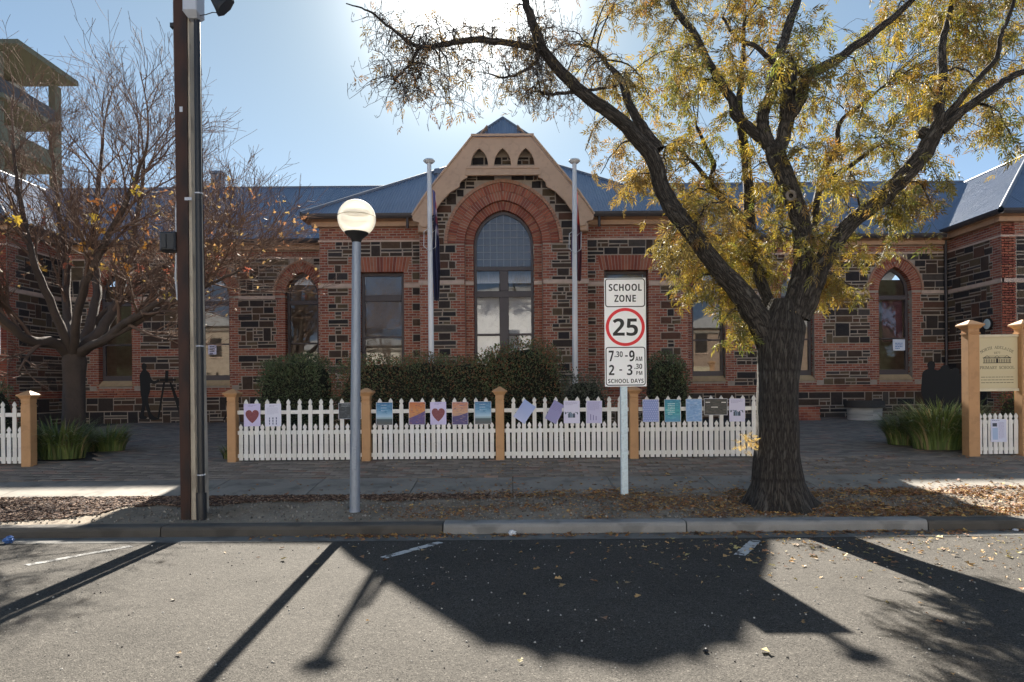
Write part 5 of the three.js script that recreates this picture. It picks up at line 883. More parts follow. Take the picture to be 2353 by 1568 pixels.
  const boughs = [], twigs = [[], []], leaves = [], tone = (x, h) => { const t = r(); let c; if (x < 1420) c = mix3([0.30, 0.17, 0.075], [0.40, 0.24, 0.10], t); else if (x < 1560 && h < 0.5) c = mix3([0.36, 0.22, 0.06], [0.50, 0.34, 0.09], t); else c = t < 0.22 ? [0.28, 0.31, 0.05] : t < 0.62 ? [0.46, 0.35, 0.045] : t < 0.85 ? [0.58, 0.39, 0.04] : [0.42, 0.21, 0.05]; return mul3(c, 0.42 + 1.05 * r() * r()); };
  for (const [c, rad, n, per, px] of clumps) {
    let best = null, bd = 1e9; for (const s of samples) { const q = s.v.distanceToSquared(c) * (s.v.y > c.y + 0.6 ? 1.3 : 1) * (s.rad < 0.03 ? 0.75 : 1); if (q < bd) { bd = q; best = s; } }
    const len = Math.sqrt(bd), mid = best.v.clone().lerp(c, 0.5).add(V((r() - 0.5) * 0.2 * len, 0.16 * len + 0.05, (r() - 0.5) * 0.2 * len));
    const br = Math.min(best.rad * 0.5, 0.006 + 0.011 * len), [p, q] = smoothPath([[best.v, br], [mid, br * 0.7], [c, br * 0.4]], 7);
    for (let k = 1; k < 7; k++) p[k].add(rdir(r).multiplyScalar(0.025 * len)); boughs.push(sweep(p, q, 5));
    const clumpTone = r();
    for (let k = 0; k < n; k++) {
      const st = p[3 + Math.floor(r() * 5)].clone(), out = rdir(r); out.y = out.y * 0.7 - (px > 1420 ? 0.2 : 0.05); const l = rad * (0.6 + 0.9 * r());
      const curl = per < 1 ? 0.55 : 0.15, e1 = st.clone().addScaledVector(out, l * 0.5).add(V(0, (per < 1 ? -0.02 : 0.06) * l, 0)), e2 = st.clone().addScaledVector(out, l).add(V(0, -0.28 * l, 0)), e3 = e2.clone().addScaledVector(out, 0.1 * l).add(V((r() - 0.5) * 0.1, curl * l * (r() < 0.8 ? 0.5 : -0.6), 0));
      const tr = per < 1 ? 0.0036 : 0.0034, [tp2, tq] = smoothPath([[st, tr], [e1, tr * 0.85], [e2, tr * 0.65], [e3, tr * 0.5]], 6); twigs[per < 1 ? 1 : 0].push(sweep(tp2, tq, 3));
      if (per < 1) for (let z = 0; z < 3; z++) { // short upturned side shoots with buds
        const a = tp2[2 + Math.floor(r() * 5)], dr = rdir(r); const b1 = a.clone().addScaledVector(dr, 0.05), b2 = b1.clone().addScaledVector(dr, 0.03).add(V(0, 0.05 * (0.4 + r()), 0)); twigs[1].push(sweep([a, b1, b2], [0.0026, 0.0024, 0.0034], 3)); }
      const m = Math.floor(per) + (r() < per % 1 ? 1 : 0);
      for (let j = 0; j < m; j++) { const a = tp2[1 + Math.floor(r() * 6)], dir = rdir(r); dir.y -= 0.85; dir.addScaledVector(out, 0.35); leaves.push([placed(a.clone().add(rdir(r).multiplyScalar(0.02)), dir, r() * 6.3, (0.9 + 0.55 * r()) * (px < 1420 ? 0.8 : 1)), (c3 => col(...c3))(mix3(tone(px, clumpTone), clumpTone < 0.3 ? [0.13, 0.15, 0.03] : clumpTone > 0.78 ? [0.20, 0.10, 0.03] : [0.30, 0.22, 0.03], 0.35))]); }
    }
  }
  part('bough', merge(boughs), M.bark, tree, 'stuff'); part('twigs', merge(twigs[0]), M.twig, tree, 'stuff'); part('bare_twigs', merge(twigs[1]), M.twig, tree, 'stuff');
  // small shoots low on the trunk
  for (let k = 0; k < 46; k++) { const a = PT(1738, 1015, 7.75), e = PT(1690 + 30 * r(), 990 + 55 * r(), 7.6 + 0.2 * r()); a.lerp(e, r()); const dir = rdir(r); dir.y -= 0.5; leaves.push([placed(a, dir, r() * 6, 0.55), col(0.6, 0.42, 0.12)]); }
  part('shoot', merge([0, 1, 2].map(k => sweep([PT(1742, 1020, 7.75), PT(1722, 1015 - 8 * k, 7.7), PT(1698 + 8 * k, 990 + 25 * k, 7.65)], [0.006, 0.004, 0.002], 4))), M.twig, tree);
  const vs = [ashLeaf(1), ashLeaf(2), ashLeaf(3)], lm = leafMat(0.6); vs.forEach((g, i) => inst('leaves', g, lm, leaves.filter((_, k) => k % 3 === i), tree));
  console.log('clumps', clumps.length, 'leaves', leaves.length);
}
function bareTree(name, label, mats, seed, opts) { // opts: limbs as [[point, radius]...], trunk
  const r = rng(seed), tree = thing(name, label, 'tree'), thin = [], mid = [], tips = [];
  const grow = (p, dir, len, rad, lev) => {
    const n = lev > 2 ? 3 : 4, pts = [p.clone()], rads = [rad], d = dir.clone().normalize(); let q = p.clone();
    for (let i = 1; i <= n; i++) { d.add(rdir(r).multiplyScalar(0.16)).add(V(0, opts.lift * (lev > 0 ? 1 : 0.6), 0)).normalize(); q = q.clone().addScaledVector(d, len / n); pts.push(q); rads.push(Math.max(0.0036, rad * (1 - 0.62 * i / n))); }
    (lev >= 2 ? thin : mid).push(sweep(pts, rads, lev >= 2 ? 3 : 6));
    if (lev < opts.levels) { const kids = opts.kids[lev]; for (let k = 0; k < kids; k++) { const t = 0.22 + 0.78 * (k + r()) / kids, f = Math.min(n - 1e-3, t * n), i = Math.floor(f), st = pts[i].clone().lerp(pts[i + 1], f - i), ax = rdir(r), dd = d.clone().applyAxisAngle(ax.cross(d).normalize(), 0.35 + 0.5 * r()); if (dd.y < -0.15) dd.y *= 0.3; grow(st, dd, len * (0.52 + 0.24 * r()), rads[i] * 0.62, lev + 1); } }
    else tips.push(q);
  };
  part('trunk', opts.trunk, mats[0], tree);
  opts.limbs.forEach(l => { const [p, q] = smoothPath(l, (l.length - 1) * 4); for (let k = 1; k < p.length; k++) p[k].add(rdir(r).multiplyScalar(0.015)); part('limb', sweep(p, q, 12, { bump: (a, z) => 0.06 * Math.sin(a * 3 + z * 4) }), mats[0], tree);
    const n = p.length; for (let k = 0; k < opts.perLimb; k++) { const f = Math.floor(n * (0.35 + 0.64 * (k + r()) / opts.perLimb)), i = Math.min(f, n - 2), d = p[i + 1].clone().sub(p[i]).normalize(); const ax = rdir(r).cross(d).normalize(); d.applyAxisAngle(ax, 0.3 + 0.55 * r()); d.y += opts.rise; d.z *= 0.9; grow(p[i], d, opts.len * (0.7 + 0.5 * r()), Math.max(0.012, q[i] * 0.5), 0); }
    grow(p[n - 1], p[n - 1].clone().sub(p[n - 2]).add(V(0, 0.1, 0)), opts.len, q[n - 1], 0); });
  part('branches', merge(mid), mats[1], tree, 'stuff'); part('twigs', merge(thin), mats[1], tree, 'stuff');
  return [tree, tips, r];
}
{ // ===== the bare tree on the left, inside the fence =====
  const d = 14, L = pts => pts.map(([x, y, dd, w]) => [P(x, y, d + dd), w / 2 / FPX * d]);
  const [tp, tq] = smoothPath(L([[170, 1030, 0, 62], [170, 1000, 0, 52], [170, 950, 0, 45], [169, 880, 0, 43], [170, 830, 0, 50], [172, 805, 0, 34]]), 30);
  const limbs = [
    [[160, 822, 0, 26], [135, 793, -0.3, 24], [105, 785, -0.6, 22], [76, 785, -0.9, 20], [48, 770, -1.2, 17], [10, 735, -1.6, 14], [-40, 690, -2, 9]],
    [[168, 815, 0, 26], [166, 770, 0.3, 24], [156, 735, 0.6, 20], [150, 670, 0.8, 18], [152, 600, 0.9, 15], [140, 520, 1, 12], [128, 440, 1.1, 9], [125, 370, 1.2, 5]],
    [[172, 815, 0, 30], [195, 795, 0.1, 28], [230, 762, 0.2, 26], [250, 728, 0.3, 22], [270, 690, 0.5, 19], [290, 610, 0.8, 16], [310, 520, 1.0, 13], [325, 430, 1.1, 9], [330, 350, 1.2, 5]],
    [[182, 800, 0.1, 24], [210, 740, 0.6, 22], [222, 680, 1.0, 20], [218, 610, 1.3, 18], [216, 520, 1.5, 15], [226, 420, 1.6, 11], [236, 330, 1.6, 6]],
    [[180, 815, 0, 22], [205, 797, -0.3, 20], [240, 780, -0.7, 19], [280, 748, -1.1, 17], [315, 727, -1.4, 14], [370, 690, -1.7, 11], [430, 640, -1.9, 8], [470, 610, -2.0, 4]],
    [[170, 810, -0.1, 20], [176, 740, -0.6, 18], [196, 650, -1.2, 16], [250, 540, -1.6, 13], [300, 440, -1.8, 9], [340, 330, -1.9, 5]],
    [[165, 810, -0.1, 20], [130, 730, -0.5, 18], [92, 640, -0.9, 15], [60, 540, -1.2, 12], [40, 430, -1.4, 8], [30, 330, -1.5, 5]],
    [[200, 792, 0.2, 18], [270, 760, 0.8, 17], [350, 680, 1.4, 14], [395, 590, 1.8, 10], [430, 500, 2.0, 7], [445, 420, 2.0, 4]],
    [[185, 806, -0.2, 16], [260, 770, -0.9, 14], [350, 722, -1.3, 11], [430, 680, -1.6, 8], [500, 645, -1.8, 6], [555, 620, -1.9, 4]],
    [[176, 800, 0.4, 16], [240, 720, 1.1, 14], [330, 640, 1.7, 11], [420, 590, 2.0, 8], [500, 560, 2.2, 5]],
  ].map(L);
  const [tree, tips, r] = bareTree('bare_tree', 'bare branching tree with a few orange leaves behind the left fence', [M.barkPale, M.twigRed], 601, { trunk: sweep(tp, tq, 24, { bump: (a, l) => 0.05 * Math.sin(a * 5 + l * 3) + 0.03 * Math.sin(a * 11) }), limbs, perLimb: 11, levels: 3, kids: [5, 5, 3], len: 1.25, lift: 0.05, rise: 0.08 });
  const maple = triGeo([[[0, 0, 0], [0.04, 0.02, 0.006], [0.018, 0.04, 0]], [[0, 0, 0], [0.018, 0.04, 0], [0.012, 0.085, 0.008]], [[0, 0, 0], [0.012, 0.085, 0.008], [-0.012, 0.085, 0.008]], [[0, 0, 0], [-0.018, 0.04, 0], [-0.04, 0.02, 0.006]], [[0, 0, 0], [-0.012, 0.085, 0.008], [-0.018, 0.04, 0]]]);
  const items = [], low = tips.filter(t => t.y < 5.4 && t.y > 2.6);
  for (let c = 0; c < 44; c++) { const t = pick(r, low.filter((q, i) => i % 7 === c % 7 && q.x < -7.2 + 1.9 * r() * r())), base = pick(r, [[0.62, 0.30, 0.05], [0.70, 0.50, 0.06], [0.55, 0.22, 0.06], [0.40, 0.12, 0.07], [0.66, 0.40, 0.08]]); const n = 4 + Math.floor(r() * 12); for (let k = 0; k < n; k++) { const dir = rdir(r); dir.y -= 0.4; items.push([placed(t.clone().add(rdir(r).multiplyScalar(0.16 * r())), dir, r() * 6, 0.8 + 0.7 * r()), col(...mul3(base, 0.6 + 0.6 * r()))]); } }
  for (let c = 0; c < 620; c++) { const t = pick(r, low), dir = rdir(r); items.push([placed(t, dir, r() * 6, 0.6 + 0.5 * r()), col(...mul3(pick(r, [[0.5, 0.3, 0.12], [0.42, 0.2, 0.1], [0.6, 0.42, 0.16]]), 0.6 + 0.5 * r()))]); }
  inst('leaves', maple, leafMat(0.5), items, tree);
  console.log('tips', tips.length);
}
// ===== clipped hedges and loose shrubs =====
const oval = triGeo(blade(0.045, 0.024, 0.2, 0.1));
function hedge(name, label, cat, lobes, cols, seed, count, loose = 0, group) { // lobes: [x0, x1, y1, d, depth, round]
  const r = rng(seed), h = thing(name, label, cat, [0, 0, 0], group), items = [], cores = [], stems = [];
  for (const [x0, x1, y1, d, dep, k] of lobes) {
    const cx = (x0 + x1) / 2, a = (x1 - x0) / 2, b = dep / 2, y0 = gy(d) + 0.02, hh = (y1 - y0);
    const pw = 2 / k, at = (dx, dy, dz, s) => { const n = Math.pow(Math.abs(dx) ** pw + Math.abs(dy) ** pw + Math.abs(dz) ** pw, 1 / pw), m = s * (1 + 0.05 * Math.sin(dx / n * 5 * a + dy / n * 3 + seed) + 0.035 * Math.sin(dx / n * 11 * a - dz / n * 7 + dy / n * 6)) / n; return V(cx + a * m * dx, y0 + hh * 0.5 * (1 + m * dy), -d + b * m * dz); };
    const face = () => { const u = r() * 2 - 1, v = r() * 2 - 1, t = r(); return t < 0.55 ? [u, v, 1] : t < 0.8 ? [u, 1, v] : [t < 0.9 ? 1 : -1, u, v]; };
    const pos = [], idx = [], nu = 40, nv = 20; for (let j = 0; j <= nv; j++) for (let i = 0; i <= nu; i++) { const U = i / nu * 2 * PI, W = (j / nv - 0.5) * PI, p = at(Math.cos(W) * Math.cos(U), Math.sin(W), Math.cos(W) * Math.sin(U), 0.85); pos.push(p.x, p.y, p.z); if (i < nu && j < nv) { const q = j * (nu + 1) + i; idx.push(q, q + nu + 1, q + 1, q + 1, q + nu + 1, q + nu + 2); } }
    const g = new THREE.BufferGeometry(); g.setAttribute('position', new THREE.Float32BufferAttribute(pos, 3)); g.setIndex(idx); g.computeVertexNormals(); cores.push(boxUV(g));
    const n = Math.round(count * a * hh);
    for (let i = 0; i < n; i++) { const p = at(...face(), 0.84 + 0.2 * r() * (1 + loose)), o = p.clone().sub(V(cx, y0 + hh * 0.45, -d)).normalize().addScaledVector(rdir(r), 0.9); items.push([placed(p, o, r() * 6.3, 0.7 + 0.7 * r()), col(...mul3(pick(r, cols), 0.55 + 0.8 * r()))]); }
    for (let i = 0; i < 60 * a; i++) { const p = at(...face(), 0.9), o = p.clone().sub(V(cx, y0 + hh * 0.3, -d)).normalize(); stems.push(sweep([p, p.clone().addScaledVector(o, 0.1 + 0.1 * r())], [0.004, 0.002], 3)); }
  }
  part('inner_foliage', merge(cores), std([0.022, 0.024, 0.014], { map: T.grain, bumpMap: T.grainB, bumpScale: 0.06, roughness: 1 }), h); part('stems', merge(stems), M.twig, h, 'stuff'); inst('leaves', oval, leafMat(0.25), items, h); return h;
}
const HD = 13.55, hx = (px, d = HD) => PX(px, 860, d), hy_ = (px, py, d = HD) => PY(px, py, d);
const GREEN = [[0.10, 0.14, 0.055], [0.13, 0.17, 0.07], [0.08, 0.115, 0.05], [0.15, 0.155, 0.07]], RED = [[0.20, 0.13, 0.052], [0.26, 0.115, 0.045], [0.15, 0.125, 0.05], [0.13, 0.14, 0.058], [0.10, 0.14, 0.055], [0.13, 0.16, 0.065], [0.24, 0.11, 0.05]];
hedge('hedge', 'round clipped dark green hedge left of the lamp post', 'hedge', [[hx(604), hx(762), hy_(682, 820), HD, 1.2, 0.55]], GREEN, 701, 5200, 0, 'hedges behind the fence');
hedge('hedge', 'long brownish hedge under the arched window, rising at its right end', 'hedge', [[hx(768), hx(1180), hy_(950, 826), HD, 1.2, 0.4], [hx(1100), hx(1300), hy_(1200, 794), HD + 0.1, 1.3, 0.55]], [...RED, ...GREEN.slice(0, 2)], 702, 4200, 0.3, 'hedges behind the fence');
hedge('hedge', 'round dark hedge between the speed sign and the street tree', 'hedge', [[hx(1480), hx(1578), hy_(1530, 820), HD, 1.1, 0.7]], [...GREEN, [0.09, 0.06, 0.025]], 703, 5600, 0.2, 'hedges behind the fence');
hedge('shrub', 'loose pale leaved shrub behind the fence left of the speed sign', 'shrub', [[hx(1285, 13), hx(1400, 13), hy_(1340, 868, 13), 13, 0.8, 0.9]], [[0.12, 0.13, 0.08], [0.09, 0.11, 0.06], [0.16, 0.15, 0.11]], 704, 3400, 1.2);
hedge('shrub', 'small green and orange shrub under the school name board', 'shrub', [[hx(2305, 12.6), hx(2362, 12.6), hy_(2335, 905, 12.6), 12.6, 0.6, 0.9]], [[0.07, 0.12, 0.03], [0.05, 0.09, 0.03], [0.22, 0.08, 0.03]], 705, 4200, 0.8);
hedge('shrub', 'dark leafy shrub behind the fence at the left edge', 'shrub', [[hx(-80, 12.6), hx(24, 12.6), hy_(0, 880, 12.6), 12.6, 0.8, 0.85]], [...GREEN, [0.16, 0.17, 0.13]], 706, 3800, 0.8);
// ===== strappy flax clumps =====
function flax(label, px, py, d, n, len, spread, seed, tint) {
  const r = rng(seed), b = P(px, py, d), s = thing('flax_clump', label, 'plant', [b.x, gy(d), -d]), pos = [], idx = [], cols = [];
  for (let i = 0; i < n; i++) {
    const a = r() * 2 * PI, ro = spread[0] * Math.sqrt(r()) * 0.55, L = len * (0.55 + 0.6 * r()), w = 0.007 + 0.008 * r(), bend = 0.35 + 0.9 * r(), x0 = ro * Math.cos(a) * 1.0, z0 = ro * Math.sin(a) * spread[1] / spread[0], dx = Math.cos(a + (r() - 0.5)), dz = Math.sin(a + (r() - 0.5)), c = mul3(mix3([0.05, 0.085, 0.025], r() < 0.2 ? [0.26, 0.20, 0.10] : [0.13, 0.16, 0.045], r()), tint * (0.7 + 0.6 * r())), q0 = pos.length / 3, m = 5;
    for (let k = 0; k <= m; k++) { const t = k / m, up = L * (t - 0.42 * bend * t * t * t), out = L * bend * 0.62 * t * t + 0.12 * L * t, ww = w * (1 - t * t * 0.95); for (const q of [-1, 1]) { pos.push(x0 + dx * out - dz * ww * q, Math.max(0.01, up), z0 + dz * out + dx * ww * q); cols.push(...c); } if (k < m) { const e = q0 + k * 2; idx.push(e, e + 1, e + 2, e + 1, e + 3, e + 2); } }
  }
  const g = new THREE.BufferGeometry(); g.setAttribute('position', new THREE.Float32BufferAttribute(pos, 3)); g.setAttribute('color', new THREE.Float32BufferAttribute(cols, 3)); g.setIndex(idx); g.computeVertexNormals();
  part('foliage', g, new THREE.MeshPhysicalMaterial({ vertexColors: true, roughness: 0.55, transmission: 0.2, thickness: 0, side: THREE.DoubleSide }), s, 'stuff'); return s;
}
flax('large dark flax clump beside the tan end post of the left fence', 138, 1050, 12.3, 900, 0.9, [0.8, 0.55], 801, 1.4);
flax('smaller pale green flax clump at the foot of the bare tree', 250, 1020, 13.4, 520, 0.66, [0.55, 0.4], 802, 1.9);
flax('low dark flax clump between the bare tree and the smaller flax', 205, 1030, 13.3, 220, 0.45, [0.35, 0.3], 803, 1.2);
flax('big spreading flax clump against the left post of the school name board', 2165, 1030, 12.6, 1700, 1.12, [0.95, 0.6], 804, 1.9);
flax('low spreading flax on the path side of the big flax clump', 2085, 1010, 13.3, 800, 0.8, [0.7, 0.5], 805, 1.7);
flax('little tuft of flax at the foot of the post left of the hedges', 521, 1050, 12.0, 70, 0.35, [0.1, 0.1], 806, 1.5);

// ---------- litter: leaves, bark chips, scraps ----------
const fallen = [triGeo(blade(0.055, 0.02, 0.5, 0.3)), triGeo([...blade(0.07, 0.014, 0.3, 0.2), ...blade(0.045, 0.012, 0.4, -0.2).map(t => t.map(([x, y, z]) => [x * 0.7 + y * 0.6, y * 0.7 + 0.015, z]))]), triGeo([[[0, 0, 0], [0.035, 0.02, 0.012], [0.0, 0.06, 0]], [[0, 0, 0], [0, 0.06, 0], [-0.035, 0.02, 0.014]], [[0, 0.03, 0.004], [0.03, 0.06, 0.014], [0.0, 0.085, 0.002]]])];
function litter(name, label, cat, n, where, cols, seed, size, geos = fallen, mat = leafMat(0.15)) {
  const r = rng(seed), items = geos.map(() => []);
  for (let i = 0, tries = 0; i < n && tries < n * 30; tries++) { const p = where(r); if (!p) continue; i++; const q = new THREE.Quaternion().setFromEuler(new THREE.Euler(-PI / 2 + (r() - 0.5) * 0.9, (r() - 0.5) * 0.7, r() * 6.3, 'YXZ')); q.premultiply(Q.setFromAxisAngle(UPV, r() * 6.3)); const s = size * (0.6 + 0.8 * r()); items[i % geos.length].push([new THREE.Matrix4().compose(p, q, V(s, s, s)), col(...mul3(pick(r, cols), 0.5 + 0.8 * r()))]); }
  const g = new THREE.Group(); g.name = numbered(name); g.userData = { kind: 'stuff', label, category: cat }; scene.add(g); items.forEach((l, i) => l.length && inst('leaves', geos[i], mat, l, g));
}
const BROWN = [[0.40, 0.19, 0.065], [0.31, 0.13, 0.05], [0.46, 0.27, 0.085], [0.24, 0.11, 0.045], [0.54, 0.34, 0.11], [0.17, 0.09, 0.045]];
const vy = (x, d) => gy(d) + (d > 7.9 && d < 9.4 ? lump(x, d) * smooth(d, 7.88, 8.2) * (1 - smooth(d, 9.15, 9.38)) : 0) + 0.008;
const patch = (x, d) => vnoise(x * 1.1 + 40, d * 2.6 + 10, 77, 997) * 0.6 + vnoise(x * 3.1 + 90, d * 6 + 30, 78, 997) * 0.4;
litter('leaf_litter', 'brown fallen leaves over the verge around the street tree', 'leaf litter', 15000, r => { const x = -3.2 + 11.5 * r(), d = 7.84 + 1.75 * r(); const w = smooth(x, -3.0, 1.5) * (0.18 + 0.95 * smooth(patch(x, d), 0.4, 0.62)) * (0.45 + 0.55 * smooth(x, 2.5, 4.8)); return r() < w ? V(x, vy(x, d), -d) : null; }, BROWN, 901, 0.66);
litter('leaf_litter', 'scattered fallen leaves over the footpath in front of the fence', 'leaf litter', 900, r => { const x = -6 + 15 * r(), d = 9.4 + 2.3 * r(); return r() < smooth(x, -6, 4) * (d < 10.1 ? 1 : 0.4) ? V(x, gy(d) + 0.012, -d) : null; }, BROWN, 902, 0.8);
litter('leaf_litter', 'fallen leaves caught along the gutter at the foot of the kerb', 'leaf litter', 900, r => { const x = -3 + 11 * r(), d = 7.31 + 0.25 * Math.sqrt(r()); return r() < 0.15 + 0.85 * smooth(patch(x * 2, d), 0.4, 0.6) ? V(x, gy(d) + 0.014, -d) : null; }, BROWN, 903, 0.75);
litter('leaf_litter', 'yellow brown leaves scattered on the road near the street tree', 'leaf litter', 520, r => { const x = -3 + 8.6 * r(), d = 2.8 + 4.45 * Math.sqrt(r()); return r() < (0.06 + 0.94 * smooth(x, -0.5, 3.2)) * (0.25 + 0.75 * smooth(d, 4.6, 7)) ? V(x, gy(d) + 0.012, -d) : null; }, [[0.40, 0.25, 0.10], [0.50, 0.33, 0.14], [0.30, 0.15, 0.07], [0.46, 0.38, 0.14]], 904, 0.72);
const chip = new THREE.BoxGeometry(0.05, 0.02, 0.008);
litter('bark_mulch', 'dark bark chip mulch along the back of the verge on the left', 'mulch', 15000, r => { const x = -9.5 + 10 * r(), d = 7.95 + 1.44 * r(), front = 8.05 + (x > -5.2 ? 0.62 + 0.3 * smooth(x, -5.2, -2) : 0.15 * Math.sin(x * 2.3)) + 0.16 * patch(x * 1.4, 3); return d > front && d < 9.4 && r() < (1 - smooth(x, -2.2, 0.6)) ? V(x, vy(x, d) + 0.012 * r(), -d) : null; }, [[0.085, 0.045, 0.03], [0.055, 0.03, 0.022], [0.13, 0.075, 0.05], [0.20, 0.13, 0.09], [0.04, 0.024, 0.02], [0.28, 0.19, 0.13]], 905, 0.85, [chip], std(0xffffff, { roughness: 0.95 }));
const pebble = new THREE.IcosahedronGeometry(0.011, 0);
litter('gravel', 'small stones scattered on the dirt of the verge', 'gravel', 3200, r => { const x = -9 + 17.5 * r(), d = 7.84 + 1.3 * r(); return V(x, vy(x, d) - 0.002, -d); }, [[0.26, 0.235, 0.20], [0.2, 0.18, 0.155], [0.30, 0.28, 0.25], [0.15, 0.135, 0.12]], 906, 1, [pebble], std(0xffffff, { roughness: 0.95 }));
litter('gravel', 'pale grit and small stones scattered on the asphalt', 'gravel', 900, r => { const d = 2.6 + 4.6 * r(); return V(-5.5 + 11 * r(), gy(d) + 0.002, -d); }, [[0.34, 0.31, 0.27], [0.5, 0.47, 0.42], [0.42, 0.40, 0.36], [0.06, 0.055, 0.05]], 907, 0.55, [pebble], std(0xffffff, { roughness: 0.95 }));
{ // bay markings
  const mark = (label, a, b, w, seed, mat = M.markings) => { const r = rng(seed), A = P(...a, 1), B = P(...b, 1), g0 = v => { const t = (EYE - 0.114) / (EYE - v.y - 0.03); return V(v.x * t, 0, v.z * t); }, p = g0(A), q = g0(B), n = 26, L = [], R = []; const dx = q.x - p.x, dz = q.z - p.z, l = Math.hypot(dx, dz); for (let i = 0; i <= n; i++) { const t = i / n, j = () => (r() - 0.5) * 0.014; L.push([p.x + dx * t - dz / l * (w / 2 + j()), -(p.z + dz * t + dx / l * w / 2)]); R.push([p.x + dx * t + dz / l * (w / 2 + j()), -(p.z + dz * t - dx / l * w / 2)]); } const g = new THREE.ShapeGeometry(poly([...L, ...R.reverse()])); g.rotateX(-PI / 2); const uv = g.attributes.uv, ps = g.attributes.position; for (let i = 0; i < ps.count; i++) ps.setY(i, gy(-ps.getZ(i)) + 0.004); for (let i = 0; i < ps.count; i++) uv.setXY(i, ps.getX(i), ps.getZ(i)); const m = struct('bay_marking', g, mat, label, 'road marking'); m.userData.group = 'parking bay markings on the road'; };
  mark('short white bay line left of the big gable shadow', [880, 1283], [1012, 1247], 0.1, 911); mark('short white bay line at the right edge of the big gable shadow', [1700, 1277], [1737, 1243], 0.115, 912); mark('faint worn bay line at the far left of the road', [60, 1300], [300, 1256], 0.1, 913, M.wornMark);
}
{ // scraps
  const crumple = (s, seed, sq) => { const g = new THREE.IcosahedronGeometry(s, 2), p = g.attributes.position; for (let i = 0; i < p.count; i++) { const k = 0.72 + 0.55 * hash(Math.round(p.getX(i) * 4e3 / s * 0.01), Math.round(p.getY(i) * 4e3 / s * 0.01) * 31 + Math.round(p.getZ(i) * 4e3 / s * 0.01) * 17, seed); p.setXYZ(i, p.getX(i) * k, p.getY(i) * k * sq, p.getZ(i) * k); } g.computeVertexNormals(); return g; };
  const at = (px, py) => { const v = P(px, py, 1), t = (EYE - 0.114) / (EYE - v.y - 0.03); return V(v.x * t, gy(-v.z * t), v.z * t); }, lay = (o, px, py, h) => { o.position.copy(at(px, py)); o.position.y += h; };
  let o = single('crumpled_paper', 'crumpled white paper lying in the gutter below the kerb', 'litter', crumple(0.045, 5, 0.7), M.whitePaper); lay(o, 1177, 1231, 0.03);
  o = single('crumpled_can', 'crumpled blue can at the foot of the kerb at far left', 'litter', crumple(0.05, 9, 0.8), std([0.08, 0.17, 0.42], { roughness: 0.35, metalness: 0.3 })); lay(o, 20, 1249, 0.04);
  o = single('torn_paper', 'torn scraps of white paper in the gutter at far right', 'litter', merge([crumple(0.03, 3, 0.3), crumple(0.025, 4, 0.3).translate(0.11, 0, 0.02), crumple(0.018, 6, 0.3).translate(0.2, 0, 0)]), M.whitePaper); lay(o, 2335, 1221, 0.016);
  o = single('dry_leaf', 'dark curled seed pod on the asphalt in the sun at lower right', 'litter', crumple(0.016, 8, 0.8), M.black); lay(o, 1622, 1500, 0.012);
}
// ---------- far tower and the other side of the street ----------
{
  const t = thing('tower_block', 'olive green tower block with an overhanging flat roof at the upper left', 'tower block'), d0 = 41, c = P(37, 92, d0), xe = P(165, 185, 46.5).x, top = c.y, olive = std([0.145, 0.14, 0.095], { map: T.metal, roughness: 0.8 }), pale = std([0.5, 0.5, 0.48], { map: T.paint }), dark = std([0.03, 0.03, 0.03]);
  const xr = c.x, xl = xr - 14, z0 = -d0, z1 = -d0 - 5.6;
  part('roof', merge([cbox(xl, xr + 0.2, top - 0.35, top, z1, z0 + 0.2, 0.05)]), olive, t);
  const wx = xr - 1.4;
  for (let k = 0; k < 8; k++) {
    const y1 = top - 0.36 - k * 3.05, y0 = y1 - 3.05;
    part('floor_slab', box(xl, wx + 0.5, y0 - 0.15, y0 + 0.15, z1, z0), olive, t);
    part('balcony_rail', merge([box(xl, wx + 0.3, y0 + 0.16, y0 + 1.1, z0 - 0.08, z0 - 0.02), box(wx + 0.31, wx + 0.37, y0 + 0.16, y0 + 1.1, z1 + 0.1, z0 - 0.02)]), k % 2 ? olive : M.gutterMetal, t);
    part('column', merge([0, 3.1, 5.9].map((q, i) => cbox(wx - 0.35 - q, wx + 0.15 - q, y0 + 0.16, y1 - 0.16, z0 - 0.6, z0 - 0.1, 0.03))), olive, t);
    part('column', cbox(wx - 0.1, wx + 0.4, y0 + 0.16, y1 - 0.16, z1 + 0.05, z1 + 0.7, 0.03), olive, t);
    part('wall', box(xl, wx - 2.2, y0 + 0.16, y1 - 0.16, z1, z1 + 1.2), pale, t);
    part('window', merge([0, 2.3].map(q => box(wx - 4.6 - q, wx - 3.0 - q, y0 + 0.5, y1 - 0.5, z1 + 1.201, z1 + 1.23))), dark, t);
  }
}
